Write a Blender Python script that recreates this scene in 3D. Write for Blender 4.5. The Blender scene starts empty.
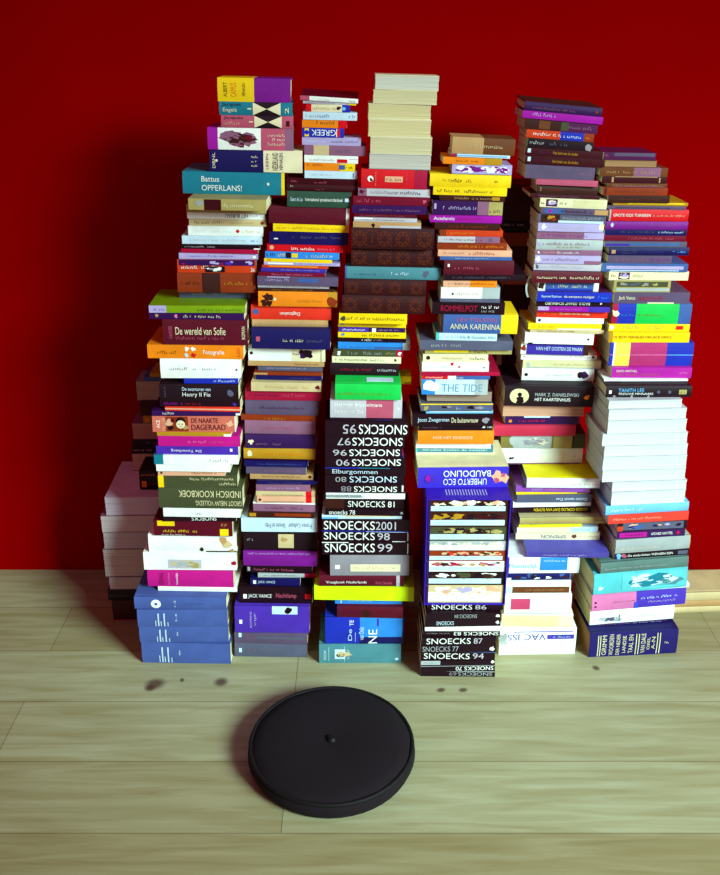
import bpy, math, random
from mathutils import Vector, Matrix

# ------------------------------------------------------------------ camera
SC = bpy.context.scene
COL = SC.collection
F = 912.0                       # focal length in pixels of the 720 px wide frame
PITCH = math.radians(20.0)
DIST, EYE = 2.1, 1.62
CX, CY = 360.0, 372.0
cam = bpy.data.cameras.new('camera')
camera = bpy.data.objects.new('camera', cam)
COL.objects.link(camera)
cam.sensor_fit = 'HORIZONTAL'
cam.sensor_width = 36.0
cam.lens = 36.0 * F / 720.0
cam.shift_y = -(437.5 - CY) / 720.0
cam.clip_start = 0.02
camera.location = (0, -DIST, EYE)
camera.rotation_euler = (math.pi / 2 - PITCH, 0, 0)
SC.camera = camera

# ------------------------------------------------------------------ light
world = bpy.data.worlds.new('room_light')
SC.world = world
world.use_nodes = True
bg = world.node_tree.nodes['Background']
bg.inputs[0].default_value = (0.85, 0.25, 0.34, 1)
bg.inputs[1].default_value = 0.32


def area_light(name, loc, aim, sx, sy, power, colour):
    d = bpy.data.lights.new(name, 'AREA')
    d.shape = 'RECTANGLE'
    d.size, d.size_y = sx, sy
    d.energy = power
    d.color = colour
    o = bpy.data.objects.new(name, d)
    COL.objects.link(o)
    o.location = loc
    o.rotation_euler = (Vector(aim) - Vector(loc)).to_track_quat('-Z', 'Y').to_euler()
    return o


sun_window = area_light('window_daylight', (3.7, -3.6, 2.75), (-0.05, 0.1, 0.05), 2.0, 1.8, 62, (0.70, 1.0, 0.93))
sun_window.data.spread = math.radians(46)

vs = SC.view_settings
SC.display_settings.display_device = 'sRGB'
vs.view_transform = 'Standard'
vs.look = 'None'
vs.gamma = 1.0
vs.use_curve_mapping = False
vs.exposure = 0.0

rnd = random.Random(11)


# ------------------------------------------------------------------ helpers
def lin(h):
    h = h.lstrip('#')
    out = []
    for i in (0, 2, 4):
        c = int(h[i:i + 2], 16) / 255
        out.append(c / 12.92 if c <= 0.04045 else ((c + 0.055) / 1.055) ** 2.4)
    return out + [1.0]


PAL = dict(
    white='eef2ee', cream='e6dcb6', tan='b98f5e', brown='6a3a1c', black='16060e', maroon='58081f',
    darkred='3a0610', red='d40f1c', crimson='a80c38', pink='d873a4', magenta='c01484', rose='b8506c',
    violet='4a2aa8', purple='32104e', plum='4c1648', lilac='b0a2d4', mauve='8a5a78', grey='8c8690',
    palegrey='bdb8c2', navy='141054', blue='1c44b4', sky='6cb4ea', ice='c4dcee', slate='54566e',
    ink='1e0814', green='146048', grass='7a9a10', vivid='10c04c', lime='d0f010', orange='ee8414',
    yellow='f2cc10', ochre='b8861a', aqua='4cc4c0', teal='14758c', olive='7c7038', salmon='cc6a58',
    peach='e2a888', khaki='a89a5c', moss='44482e', steel='3c5c9c', denim='3a5a9e', volume='44589c',
    indigo='3a2a9c', scarlet='e0301c', redorange='c83a14', rust='8a3010', bottle='2c4a3c', fog='9aa0a4',
    leather='34080e', gilt='542014', umber='3a1812', dusk='5a4a68', sea='48808c', grape='7a148a',
    bright='a012a0', papyrus='d8cfa0', wine='700a28', cobalt='1a2cae', azure='2c84dc', sand='cdb88a',
    cassette='3418a8', silver='a9b2b4')


def hexof(c):
    return PAL.get(c, c)


MATS = {}


def cover_mat(c, rough=0.42):
    c = hexof(c)
    key = ('cover', c, rough)
    if key in MATS:
        return MATS[key]
    m = bpy.data.materials.new('printed_cover_' + c)
    m.use_nodes = True
    nt = m.node_tree
    N, L = nt.nodes, nt.links
    b = N['Principled BSDF']
    b.inputs['Roughness'].default_value = rough
    b.inputs['Specular IOR Level'].default_value = 0.22
    tc = N.new('ShaderNodeTexCoord')
    no = N.new('ShaderNodeTexNoise')
    no.inputs['Scale'].default_value = 22
    no.inputs['Detail'].default_value = 6
    L.new(tc.outputs['Object'], no.inputs['Vector'])
    cr = N.new('ShaderNodeValToRGB')
    base = lin(c)
    cr.color_ramp.elements[0].position = 0.3
    cr.color_ramp.elements[1].position = 0.7
    cr.color_ramp.elements[0].color = [v * 0.86 for v in base[:3]] + [1]
    cr.color_ramp.elements[1].color = [min(1, v * 1.08) for v in base[:3]] + [1]
    L.new(no.outputs['Fac'], cr.inputs['Fac'])
    L.new(cr.outputs['Color'], b.inputs['Base Color'])
    MATS[key] = m
    return m


def page_mat(c):
    c = hexof(c)
    key = ('page', c)
    if key in MATS:
        return MATS[key]
    m = bpy.data.materials.new('paper_leaves_' + c)
    m.use_nodes = True
    nt = m.node_tree
    N, L = nt.nodes, nt.links
    b = N['Principled BSDF']
    b.inputs['Roughness'].default_value = 0.85
    b.inputs['Specular IOR Level'].default_value = 0.1
    tc = N.new('ShaderNodeTexCoord')
    mp = N.new('ShaderNodeMapping')
    mp.inputs['Scale'].default_value = (3, 3, 900)
    no = N.new('ShaderNodeTexNoise')
    no.inputs['Scale'].default_value = 1.0
    no.inputs['Detail'].default_value = 3
    L.new(tc.outputs['Object'], mp.inputs['Vector'])
    L.new(mp.outputs['Vector'], no.inputs['Vector'])
    cr = N.new('ShaderNodeValToRGB')
    base = lin(c)
    cr.color_ramp.elements[0].position = 0.32
    cr.color_ramp.elements[1].position = 0.62
    cr.color_ramp.elements[0].color = [v * 0.6 for v in base[:3]] + [1]
    cr.color_ramp.elements[1].color = base
    L.new(no.outputs['Fac'], cr.inputs['Fac'])
    L.new(cr.outputs['Color'], b.inputs['Base Color'])
    bp = N.new('ShaderNodeBump')
    bp.inputs['Strength'].default_value = 0.25
    bp.inputs['Distance'].default_value = 0.001
    L.new(no.outputs['Fac'], bp.inputs['Height'])
    L.new(bp.outputs['Normal'], b.inputs['Normal'])
    MATS[key] = m
    return m


def link_mesh(name, verts, faces, mats, fmat=None, parent=None):
    me = bpy.data.meshes.new(name)
    me.from_pydata(verts, [], faces)
    for m in mats:
        me.materials.append(m)
    if fmat:
        me.polygons.foreach_set('material_index', fmat)
    me.update()
    o = bpy.data.objects.new(name, me)
    COL.objects.link(o)
    if parent:
        o.parent = parent
    return o


def unproject(px, py, y0):
    """the point on the upright plane Y = y0 that a pixel looks at"""
    u, v = (px - CX) / F, -(py - CY) / F
    dy = math.cos(PITCH) + v * math.sin(PITCH)
    dz = -math.sin(PITCH) + v * math.cos(PITCH)
    t = (y0 + DIST) / dy
    return u * t, EYE + dz * t


def floor_y(py):
    a = PITCH + math.atan((py - CY) / F)
    return EYE / math.tan(a) - DIST


# ------------------------------------------------------------------ the setting
WALL_Y = 0.47


def wall_material():
    m = bpy.data.materials.new('red_painted_plaster')
    m.use_nodes = True
    nt = m.node_tree
    N, L = nt.nodes, nt.links
    b = N['Principled BSDF']
    b.inputs['Roughness'].default_value = 0.75
    b.inputs['Specular IOR Level'].default_value = 0.0
    tc = N.new('ShaderNodeTexCoord')
    no = N.new('ShaderNodeTexNoise')
    no.inputs['Scale'].default_value = 3.0
    no.inputs['Detail'].default_value = 8
    L.new(tc.outputs['Object'], no.inputs['Vector'])
    cr = N.new('ShaderNodeValToRGB')
    cr.color_ramp.elements[0].color = (0.25, 0.0, 0.0004, 1)
    cr.color_ramp.elements[1].color = (0.30, 0.0, 0.0006, 1)
    L.new(no.outputs['Fac'], cr.inputs['Fac'])
    L.new(cr.outputs['Color'], b.inputs['Base Color'])
    n2 = N.new('ShaderNodeTexNoise')
    n2.inputs['Scale'].default_value = 90
    L.new(tc.outputs['Object'], n2.inputs['Vector'])
    bp = N.new('ShaderNodeBump')
    bp.inputs['Strength'].default_value = 0.15
    bp.inputs['Distance'].default_value = 0.002
    L.new(n2.outputs['Fac'], bp.inputs['Height'])
    L.new(bp.outputs['Normal'], b.inputs['Normal'])
    return m


def box_verts(x0, x1, y0, y1, z0, z1):
    v = [(x, y, z) for z in (z0, z1) for y in (y0, y1) for x in (x0, x1)]
    f = [(0, 2, 3, 1), (4, 5, 7, 6), (0, 1, 5, 4), (2, 6, 7, 3), (0, 4, 6, 2), (1, 3, 7, 5)]
    return v, f


KNOTS = [(155, 684, .026, .010), (182, 680, .006, .004), (221, 682, .018, .008), (150, 688, .014, .006),
         (441, 690, .012, .004), (463, 690, .012, .004), (596, 668, .010, .005)]
SEAM = (297, 672)


def floor_material():
    m = bpy.data.materials.new('pale_pine_boards')
    m.use_nodes = True
    nt = m.node_tree
    N, L = nt.nodes, nt.links
    b = N['Principled BSDF']
    b.inputs['Roughness'].default_value = 0.5
    b.inputs['Specular IOR Level'].default_value = 0.25
    tc = N.new('ShaderNodeTexCoord')
    mp = N.new('ShaderNodeMapping')
    sx = unproject(SEAM[0], SEAM[1], floor_y(SEAM[1]))[0]
    mp.inputs['Location'].default_value = (-sx, 0.37, 0)
    L.new(tc.outputs['Object'], mp.inputs['Vector'])
    br = N.new('ShaderNodeTexBrick')
    br.offset = 0.37
    br.inputs['Scale'].default_value = 1.0
    br.inputs['Brick Width'].default_value = 1.9
    br.inputs['Row Height'].default_value = 0.21
    br.inputs['Mortar Size'].default_value = 0.0011
    br.inputs['Color1'].default_value = lin('aaa98a')
    br.inputs['Color2'].default_value = lin('978e6a')
    br.inputs['Mortar'].default_value = lin('786e50')
    L.new(mp.outputs['Vector'], br.inputs['Vector'])
    m2 = N.new('ShaderNodeMapping')
    m2.inputs['Scale'].default_value = (2.2, 26, 1)
    L.new(tc.outputs['Object'], m2.inputs['Vector'])
    gr = N.new('ShaderNodeTexNoise')
    gr.inputs['Scale'].default_value = 1.6
    gr.inputs['Detail'].default_value = 7
    gr.inputs['Distortion'].default_value = 0.6
    L.new(m2.outputs['Vector'], gr.inputs['Vector'])
    cr = N.new('ShaderNodeValToRGB')
    cr.color_ramp.elements[0].position = 0.3
    cr.color_ramp.elements[1].position = 0.7
    cr.color_ramp.elements[0].color = lin('dcd4c0')
    cr.color_ramp.elements[1].color = lin('ffffff')
    L.new(gr.outputs['Fac'], cr.inputs['Fac'])
    mx = N.new('ShaderNodeMixRGB')
    mx.blend_type = 'MULTIPLY'
    mx.inputs['Fac'].default_value = 1.0
    L.new(br.outputs['Color'], mx.inputs['Color1'])
    L.new(cr.outputs['Color'], mx.inputs['Color2'])
    last = mx.outputs['Color']
    for (px, py, rx, ry) in KNOTS:                       # knots in the wood
        ky = floor_y(py)
        kx = unproject(px, py, ky)[0]
        k = N.new('ShaderNodeMapping')
        k.vector_type = 'TEXTURE'
        k.inputs['Location'].default_value = (kx, ky, 0)
        k.inputs['Rotation'].default_value = (0, 0, 0.3)
        k.inputs['Scale'].default_value = (rx, ry * 2.2, 1)
        L.new(tc.outputs['Object'], k.inputs['Vector'])
        ln = N.new('ShaderNodeVectorMath')
        ln.operation = 'LENGTH'
        L.new(k.outputs['Vector'], ln.inputs[0])
        rp = N.new('ShaderNodeMapRange')
        rp.inputs['From Min'].default_value = 0.5
        rp.inputs['From Max'].default_value = 1.3
        rp.inputs['To Min'].default_value = 0.85
        rp.inputs['To Max'].default_value = 0.0
        L.new(ln.outputs['Value'], rp.inputs['Value'])
        mk = N.new('ShaderNodeMixRGB')
        L.new(rp.outputs['Result'], mk.inputs['Fac'])
        L.new(last, mk.inputs['Color1'])
        mk.inputs['Color2'].default_value = lin('46281c')
        last = mk.outputs['Color']
    L.new(last, b.inputs['Base Color'])
    return m


v, f = box_verts(-2.6, 2.6, WALL_Y, WALL_Y + 0.12, -0.04, 2.6)
wall = link_mesh('wall_back', v, f, [wall_material()])
wall['kind'] = 'structure'
v, f = box_verts(-2.6, 2.6, -2.6, WALL_Y + 0.12, -0.05, 0.0)
fl = link_mesh('floor', v, f, [floor_material()])
fl['kind'] = 'structure'


# ------------------------------------------------------------------ books
FONT_CACHE = {}


def text_mesh(txt):
    """lettering scaled to the unit square: (verts2d, faces)"""
    if txt in FONT_CACHE:
        return FONT_CACHE[txt]
    cu = bpy.data.curves.new('lettering', 'FONT')
    cu.body = txt
    cu.resolution_u = 3
    ob = bpy.data.objects.new('lettering', cu)
    COL.objects.link(ob)
    dg = bpy.context.evaluated_depsgraph_get()
    me = bpy.data.meshes.new_from_object(ob.evaluated_get(dg))
    vs_ = [(q.co.x, q.co.y) for q in me.vertices]
    fs_ = [tuple(p.vertices) for p in me.polygons]
    bpy.data.objects.remove(ob)
    bpy.data.curves.remove(cu)
    bpy.data.meshes.remove(me)
    if vs_:
        ax, bx = min(q[0] for q in vs_), max(q[0] for q in vs_)
        ay, by = min(q[1] for q in vs_), max(q[1] for q in vs_)
        vs_ = [((q[0] - ax) / max(bx - ax, 1e-6), (q[1] - ay) / max(by - ay, 1e-6)) for q in vs_]
    FONT_CACHE[txt] = (vs_, fs_)
    return FONT_CACHE[txt]


def bulge(kind, z, T):
    """how far the spine swells towards the room at height z"""
    b = {'h': 0.0026, 'l': 0.005, 'p': 0.0004, 'm': 0.0003, 'f': 0.0}.get(kind, 0.0)
    b = min(b, T * 0.16)
    q = max(-1.0, min(1.0, 2 * z / T - 1))
    return b * (1 - q * q)


class Marks:
    def __init__(self):
        self.v, self.f, self.m, self.mats = [], [], [], []

    def mat(self, c):
        m = cover_mat(c)
        if m not in self.mats:
            self.mats.append(m)
        return self.mats.index(m)

    def add(self, pts, faces, c):
        n = len(self.v)
        k = self.mat(c)
        self.v += pts
        for fc in faces:
            self.f.append(tuple(n + i for i in fc))
            self.m.append(k)


def light_of(c):
    r = lin(hexof(c))
    return 0.3 * r[0] + 0.6 * r[1] + 0.1 * r[2]


def make_marks(root, marks, W, T, kind, colour, r):
    lab, let = Marks(), Marks()
    lift = [0.0006 if kind in 'hl' else 0.0003]

    def P(x, z, extra=0.0):
        return (x * W - W / 2, -bulge(kind, z * T, T) - lift[0] - extra, z * T)

    def rect(M, x0, x1, z0, z1, c, extra=0.0):
        n = 3 if (kind in 'hl' and (z1 - z0) > .25) else 1
        pts, fc = [], []
        for i in range(n + 1):
            z = z0 + (z1 - z0) * i / n
            pts += [P(x0, z, extra), P(x1, z, extra)]
        for i in range(n):
            fc.append((2 * i, 2 * i + 1, 2 * i + 3, 2 * i + 2))
        M.add(pts, fc, c)

    def poly(M, cx, cz, rr, c, n=14, rough=0.0, extra=0.0, stretch=1.0):
        a = T / W * stretch
        pts = [P(cx, cz, extra)]
        for i in range(n):
            q = 2 * math.pi * i / n
            k = rr * (1 + r.uniform(-rough, rough))
            pts.append(P(cx + math.cos(q) * k * a, cz + math.sin(q) * k, extra))
        for i in range(n):
            M_ = pts[1 + i]
            pts.append(((pts[0][0] + M_[0]) / 2, 0, (pts[0][2] + M_[2]) / 2))
        pts = pts[:1 + n] + [P(q[0] / W + .5, q[2] / T, extra) for q in pts[1 + n:]]
        fc = [(0, 1 + n + i, 1 + n + (i + 1) % n) for i in range(n)]
        fc += [(1 + n + i, 1 + i, 1 + (i + 1) % n, 1 + n + (i + 1) % n) for i in range(n)]
        M.add(pts, fc, c)

    layer = 0
    for mk in marks:
        p = mk.split(':')
        k = p[0]
        layer += 1
        e = layer * 0.00006
        if k == '~':                                   # small worn lettering that cannot be read
            c = p[1] if len(p) > 1 else ('papyrus' if light_of(colour) < 0.25 else 'umber')
            x0 = r.uniform(.1, .2)
            p = ['s', str(x0), str(x0 + r.uniform(.45, .62)), '.5', '.3', c]
            k = 's'
        if k == 's':
            x0, x1, z, h, c = float(p[1]), float(p[2]), float(p[3]), float(p[4]), p[5]
            x = x0
            hh = min(h, .6, .007 / T)
            step = max(hh * T / W * .62, .010)
            while x < x1:
                if r.random() < .16:
                    x += step
                    continue
                w = step * r.uniform(.45, .75)
                a = r.choice((.7, .7, .7, 1.0))
                zb = z - hh / 2
                if r.random() < .5:
                    rect(let, x, x + w, zb, zb + hh * .22, c, e)
                    rect(let, x, x + w * .35, zb + hh * .22, zb + hh * a, c, e)
                else:
                    rect(let, x, x + w * .4, zb, zb + hh * a, c, e)
                    rect(let, x + w * .4, x + w, zb + hh * a * .72, zb + hh * a, c, e)
                x += step
        elif k == 't':
            txt, x0, x1, z, h, c = p[1], float(p[2]), float(p[3]), float(p[4]), float(p[5]), p[6]
            flag = p[7] if len(p) > 7 else ''
            v2, f2 = text_mesh(txt)
            pts = []
            for (a, q) in v2:
                if 'v' in flag:                        # reads along the thickness of the spine
                    X, Z = x0 + (x1 - x0) * (1 - q), z - h / 2 + h * a
                elif 'f' in flag:                      # the book lies upside down
                    X, Z = x1 - (x1 - x0) * a, z + h / 2 - h * q
                else:
                    X, Z = x0 + (x1 - x0) * a, z - h / 2 + h * q
                pts.append(P(X, Z, e))
            let.add(pts, f2, c)
        elif k == 'r':
            rect(lab, *[float(q) for q in p[1:5]], p[5], e)
        elif k == 'o':
            poly(lab, float(p[1]), float(p[2]), float(p[3]), p[4], 16, 0, e)
        elif k == 'b':
            poly(lab, float(p[1]), float(p[2]), float(p[3]), p[4], 11, .4, e)
        elif k == 'w':                                 # two triangles meeting at their points
            x0, x1, c = float(p[1]), float(p[2]), p[3]
            xm = (x0 + x1) / 2
            for xa in (x0, x1):
                pts, nr = [], 8
                for i in range(nr + 1):
                    z = .02 + .96 * i / nr
                    pts += [P(xa, z, e), P(xa + (xm - xa) * (1 - abs(2 * i / nr - 1)), z, e)]
                lab.add(pts, [(2 * i, 2 * i + 1, 2 * i + 3, 2 * i + 2) for i in range(nr)], c)
        elif k == 'm':                                 # a small printed picture: patches of several colours
            x0, x1, z0, z1 = [float(q) for q in p[1:5]]
            cs = p[5].split(',')
            rect(lab, x0, x1, z0, z1, cs[0], e)
            n = int(p[6]) if len(p) > 6 else 7
            for i in range(n):
                rr = r.uniform(.12, .3) * (z1 - z0)
                a = rr * T / W * 3.0
                cx = r.uniform(x0 + a, max(x0 + a, x1 - a))
                cz = r.uniform(z0 + rr * 1.4, max(z0 + rr * 1.4, z1 - rr * 1.4))
                poly(lab, cx, cz, rr, cs[1 + i % (len(cs) - 1)], 9, .5, e + .00004 + i * .00001, 2.2)
        elif k == 'g':                                 # gilt ornament: ring and spokes
            cx = float(p[1])
            a = T / W
            for rr in (.34, .2):
                n = 14
                pts, fc = [], []
                for i in range(n):
                    q = 2 * math.pi * i / n
                    for s in (rr, rr - .05):
                        pts.append(P(cx + math.cos(q) * s * a, .5 + math.sin(q) * s * 1.1, e))
                for i in range(n):
                    j = (i + 1) % n
                    fc.append((2 * i, 2 * i + 1, 2 * j + 1, 2 * j))
                lab.add(pts, fc, p[2])
            for i in range(8):
                q = math.pi * i / 4
                cz, cxx = .5 + math.sin(q) * .27, cx + math.cos(q) * .27 * a
                poly(lab, cxx, cz, .07, p[2], 6, .2, e)
            for sx in (-1, 1):
                for sz in (-1, 1):
                    poly(lab, cx + sx * .33 * a, .5 + sz * .3, .06, p[2], 5, .2, e)
    for M, nm in ((lab, 'spine_label'), (let, 'spine_lettering')):
        if M.v:
            link_mesh(nm, M.v, M.f, M.mats, M.m, root)


def make_book(name, W, T, D, kind, bands, top, page, marks, r):
    """bands: [(end_fraction, colour)] along the spine. Local frame: x along the spine, y back, z up; origin at the bottom centre of the front."""
    root = bpy.data.objects.new(name, None)
    COL.objects.link(root)
    root.empty_display_size = 0.05
    hard = kind in 'hl'
    t = 0.0028 if hard else 0.0008
    if kind == 'l':
        t = 0.004
    if kind == 'f':
        t = 0.0016
    t = min(t, T * 0.2)
    over = 0.003 if hard else 0.0004
    n = 6 if hard else 4
    outer, inner = [(D, 0.0)], [(D, t)]
    if hard:                                            # groove where the board meets the spine
        outer += [(0.012, 0.0), (0.007, min(.0012, T * .08))]
        inner += [(0.012, t), (0.007, t)]
    lo = 1 if not hard else 3
    for i in range(n + 1):
        z = T * i / n
        outer.append((-bulge(kind, z, T), z))
        inner.append((t - bulge(kind, z, T) * .6, t + (T - 2 * t) * i / n))
    hi = lo + n
    if hard:
        outer += [(0.007, T - min(.0012, T * .08)), (0.012, T)]
        inner += [(0.007, T - t), (0.012, T - t)]
    outer.append((D, T))
    inner.append((D, T - t))
    np_ = len(outer)
    xs = [0.0] + [b[0] for b in bands]
    xs[-1] = 1.0
    mats, names = [], []

    def mi(c):
        if c not in names:
            names.append(c)
            mats.append(cover_mat(c, 0.38 if not hard else 0.55))
        return names.index(c)
    flip = kind == 'f'
    verts, faces, fm = [], [], []
    for x in xs:
        for (y, z) in outer + inner:
            verts.append((x * W - W / 2, (D - y) if flip else y, z))
    S = 2 * np_
    topc = top or bands[0][1]
    for j in range(len(xs) - 1):
        a, b = j * S, (j + 1) * S
        for k in range(np_ - 1):
            spine = lo <= k < hi
            faces.append((a + k, b + k, b + k + 1, a + k + 1))
            fm.append(mi(bands[j][1] if spine else (topc if top else bands[j][1])))
            faces.append((a + np_ + k + 1, b + np_ + k + 1, b + np_ + k, a + np_ + k))
            fm.append(mi(page))
        faces.append((a + np_, b + np_, b, a))
        fm.append(mi(topc))
        faces.append((a + np_ - 1, b + np_ - 1, b + S - 1, a + S - 1))
        fm.append(mi(topc))
    for j, rev in ((0, False), (len(xs) - 1, True)):
        a = j * S
        for k in range(np_ - 1):
            q = (a + k, a + k + 1, a + np_ + k + 1, a + np_ + k)
            faces.append(q[::-1] if rev else q)
            fm.append(mi(bands[0 if j == 0 else -1][1]))
    if flip:
        faces = [q[::-1] for q in faces]
    cover = link_mesh('cover', verts, faces, mats, fm, root)
    # the block of leaves: fore-edge a little hollow, ends slightly uneven
    e = 0.0001
    pv, pf = [], []
    z0, z1 = t + e, T - t - e
    nz = 4
    y0 = t + 0.0006
    y1 = D - over
    xo = W / 2 - over
    for i in range(nz + 1):
        z = z0 + (z1 - z0) * i / nz
        q = 2 * i / nz - 1
        bk = (.002 if hard else .0008) * (1 - q * q)
        sk = r.uniform(-.0006, .0003)
        for (x, y) in ((-xo - sk, y0), (xo + sk, y0), (xo + sk, y1 - bk), (-xo - sk, y1 - bk)):
            pv.append((x, (D - y) if flip else y, z))
    for i in range(nz):
        a, b = 4 * i, 4 * i + 4
        for k in range(4):
            k2 = (k + 1) % 4
            pf.append((a + k, a + k2, b + k2, b + k))
    pf.append((3, 2, 1, 0))
    pf.append((4 * nz, 4 * nz + 1, 4 * nz + 2, 4 * nz + 3))
    if flip:
        pf = [q[::-1] for q in pf]
    link_mesh('page_block', pv, pf, [page_mat(page)], None, root)
    if marks:
        make_marks(cover, marks, W, T, kind, bands[0][1], r)
    return root


KIND_NAME = {'h': 'hardcover_book', 'p': 'paperback_book', 'f': 'paperback_book', 'l': 'leather_bound_book', 'm': 'yearbook'}
LABELS = {}
REPORT = []


def parse(line):
    p = [q.strip() for q in line.split('|')]
    a = p[0].split()
    d = dict(x0=float(a[0]), x1=float(a[1]), yt=float(a[2]))
    for q in a[3:]:
        k, v_ = q.split('=')
        d[k] = v_ if k in ('k', 'top', 'pg') else float(v_)
    b = []
    for q in p[1].split():
        if ':' in q:
            c, e = q.split(':')
            b.append((float(e), c))
        else:
            b.append((1.0, q))
    d['bands'] = b
    d['marks'] = [q.strip() for q in p[2].split(';') if q.strip()]
    d['look'] = p[3]
    d['short'] = p[4] if len(p) > 4 else p[3].split(' with ')[0]
    return d


PILES = {}
BOOKS = {}


def build_pile(key, phrase, base_py, text, yaw=0.0, y_plane=None, avoid=None, base_z=0.0, dmax=.185, base_short=None):
    """builds a pile from the floor upward: every book lies on the one listed below it"""
    Yp = floor_y(base_py) if y_plane is None else y_plane
    lines = [parse(l) for l in text.strip().splitlines() if l.strip() and not l.strip().startswith('#')]
    lines.reverse()
    # tilt is interpolated between the books that state it
    known = [(i, d['tilt']) for i, d in enumerate(lines) if 'tilt' in d]

    def tilt_at(i):
        if not known:
            return 0.0
        if i <= known[0][0]:
            return known[0][1]
        for (a, ta), (b, tb) in zip(known, known[1:]):
            if i <= b:
                return ta + (tb - ta) * (i - a) / (b - a)
        return known[-1][1]
    z = base_z
    sb = 0.0
    below = base_short
    out = []
    for i, d in enumerate(lines):
        r = random.Random(key + str(i))
        sb = d.get('sb', sb)
        Y = Yp + sb + r.uniform(-.003, .003)
        xa, zt = unproject(d['x0'], d['yt'], Y)
        T = zt - z
        # width measured at the spine's middle height
        xa, _ = unproject(d['x0'], d['yt'] + 2, Y)
        xb, _ = unproject(d['x1'], d['yt'] + 2, Y)
        W = xb - xa
        if T < 0.004:
            REPORT.append(f"{key}: thin {T*1000:.1f} mm  {d['look']}")
            T = 0.004
        kind = d.get('k', 'p')
        D = d.get('d', min(W * .66, dmax))
        if avoid:                                        # leave room for the neighbouring pile
            for o in PILES[avoid]:
                if o['z'] < z + T + .003 and z < o['z'] + o['T'] + .003 and o['Y'] < Y + D + .012 and Y < o['Y'] + o['D'] + .012:
                    lim = o['x'] + o['W'] / 2 * math.cos(o['tl']) + abs(o['D'] * math.sin(o['yw'])) + .002 + D * abs(math.sin(math.radians(d.get('yaw', yaw)) + .02))
                    if xa < lim:
                        xa = lim
            W = xb - xa
        root = make_book(KIND_NAME[kind], W, T - .0003, D, kind, d['bands'], d.get('top'), d.get('pg', 'cream'), d['marks'], r)
        tl = math.radians(tilt_at(i))
        yw = math.radians(d.get('yaw', yaw + r.uniform(-1.3, 1.3)))
        root.rotation_euler = (math.radians(d.get('pit', 0)), tl, yw)
        # the empty stands at the bottom centre of the spine
        root.location = ((xa + xb) / 2, Y, z)
        where = 'on the floor' if below is None else 'on the ' + below
        lab = f"{d['look']}, {where}, {phrase}"
        nw = len(lab.split())
        if nw > 16 or nw < 4:
            REPORT.append(f'{nw} words: {lab}')
        if lab in LABELS:
            REPORT.append('twice: ' + lab)
        LABELS[lab] = 1
        root['label'] = lab
        root['category'] = 'book'
        root['group'] = 'books in the ' + phrase
        out.append(dict(root=root, W=W, T=T, D=D, x=(xa + xb) / 2, Y=Y, z=z, look=d['look'], d=d, tl=tl, yw=yw))
        z += T
        below = d['short']
    PILES[key] = out
    return out

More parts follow.
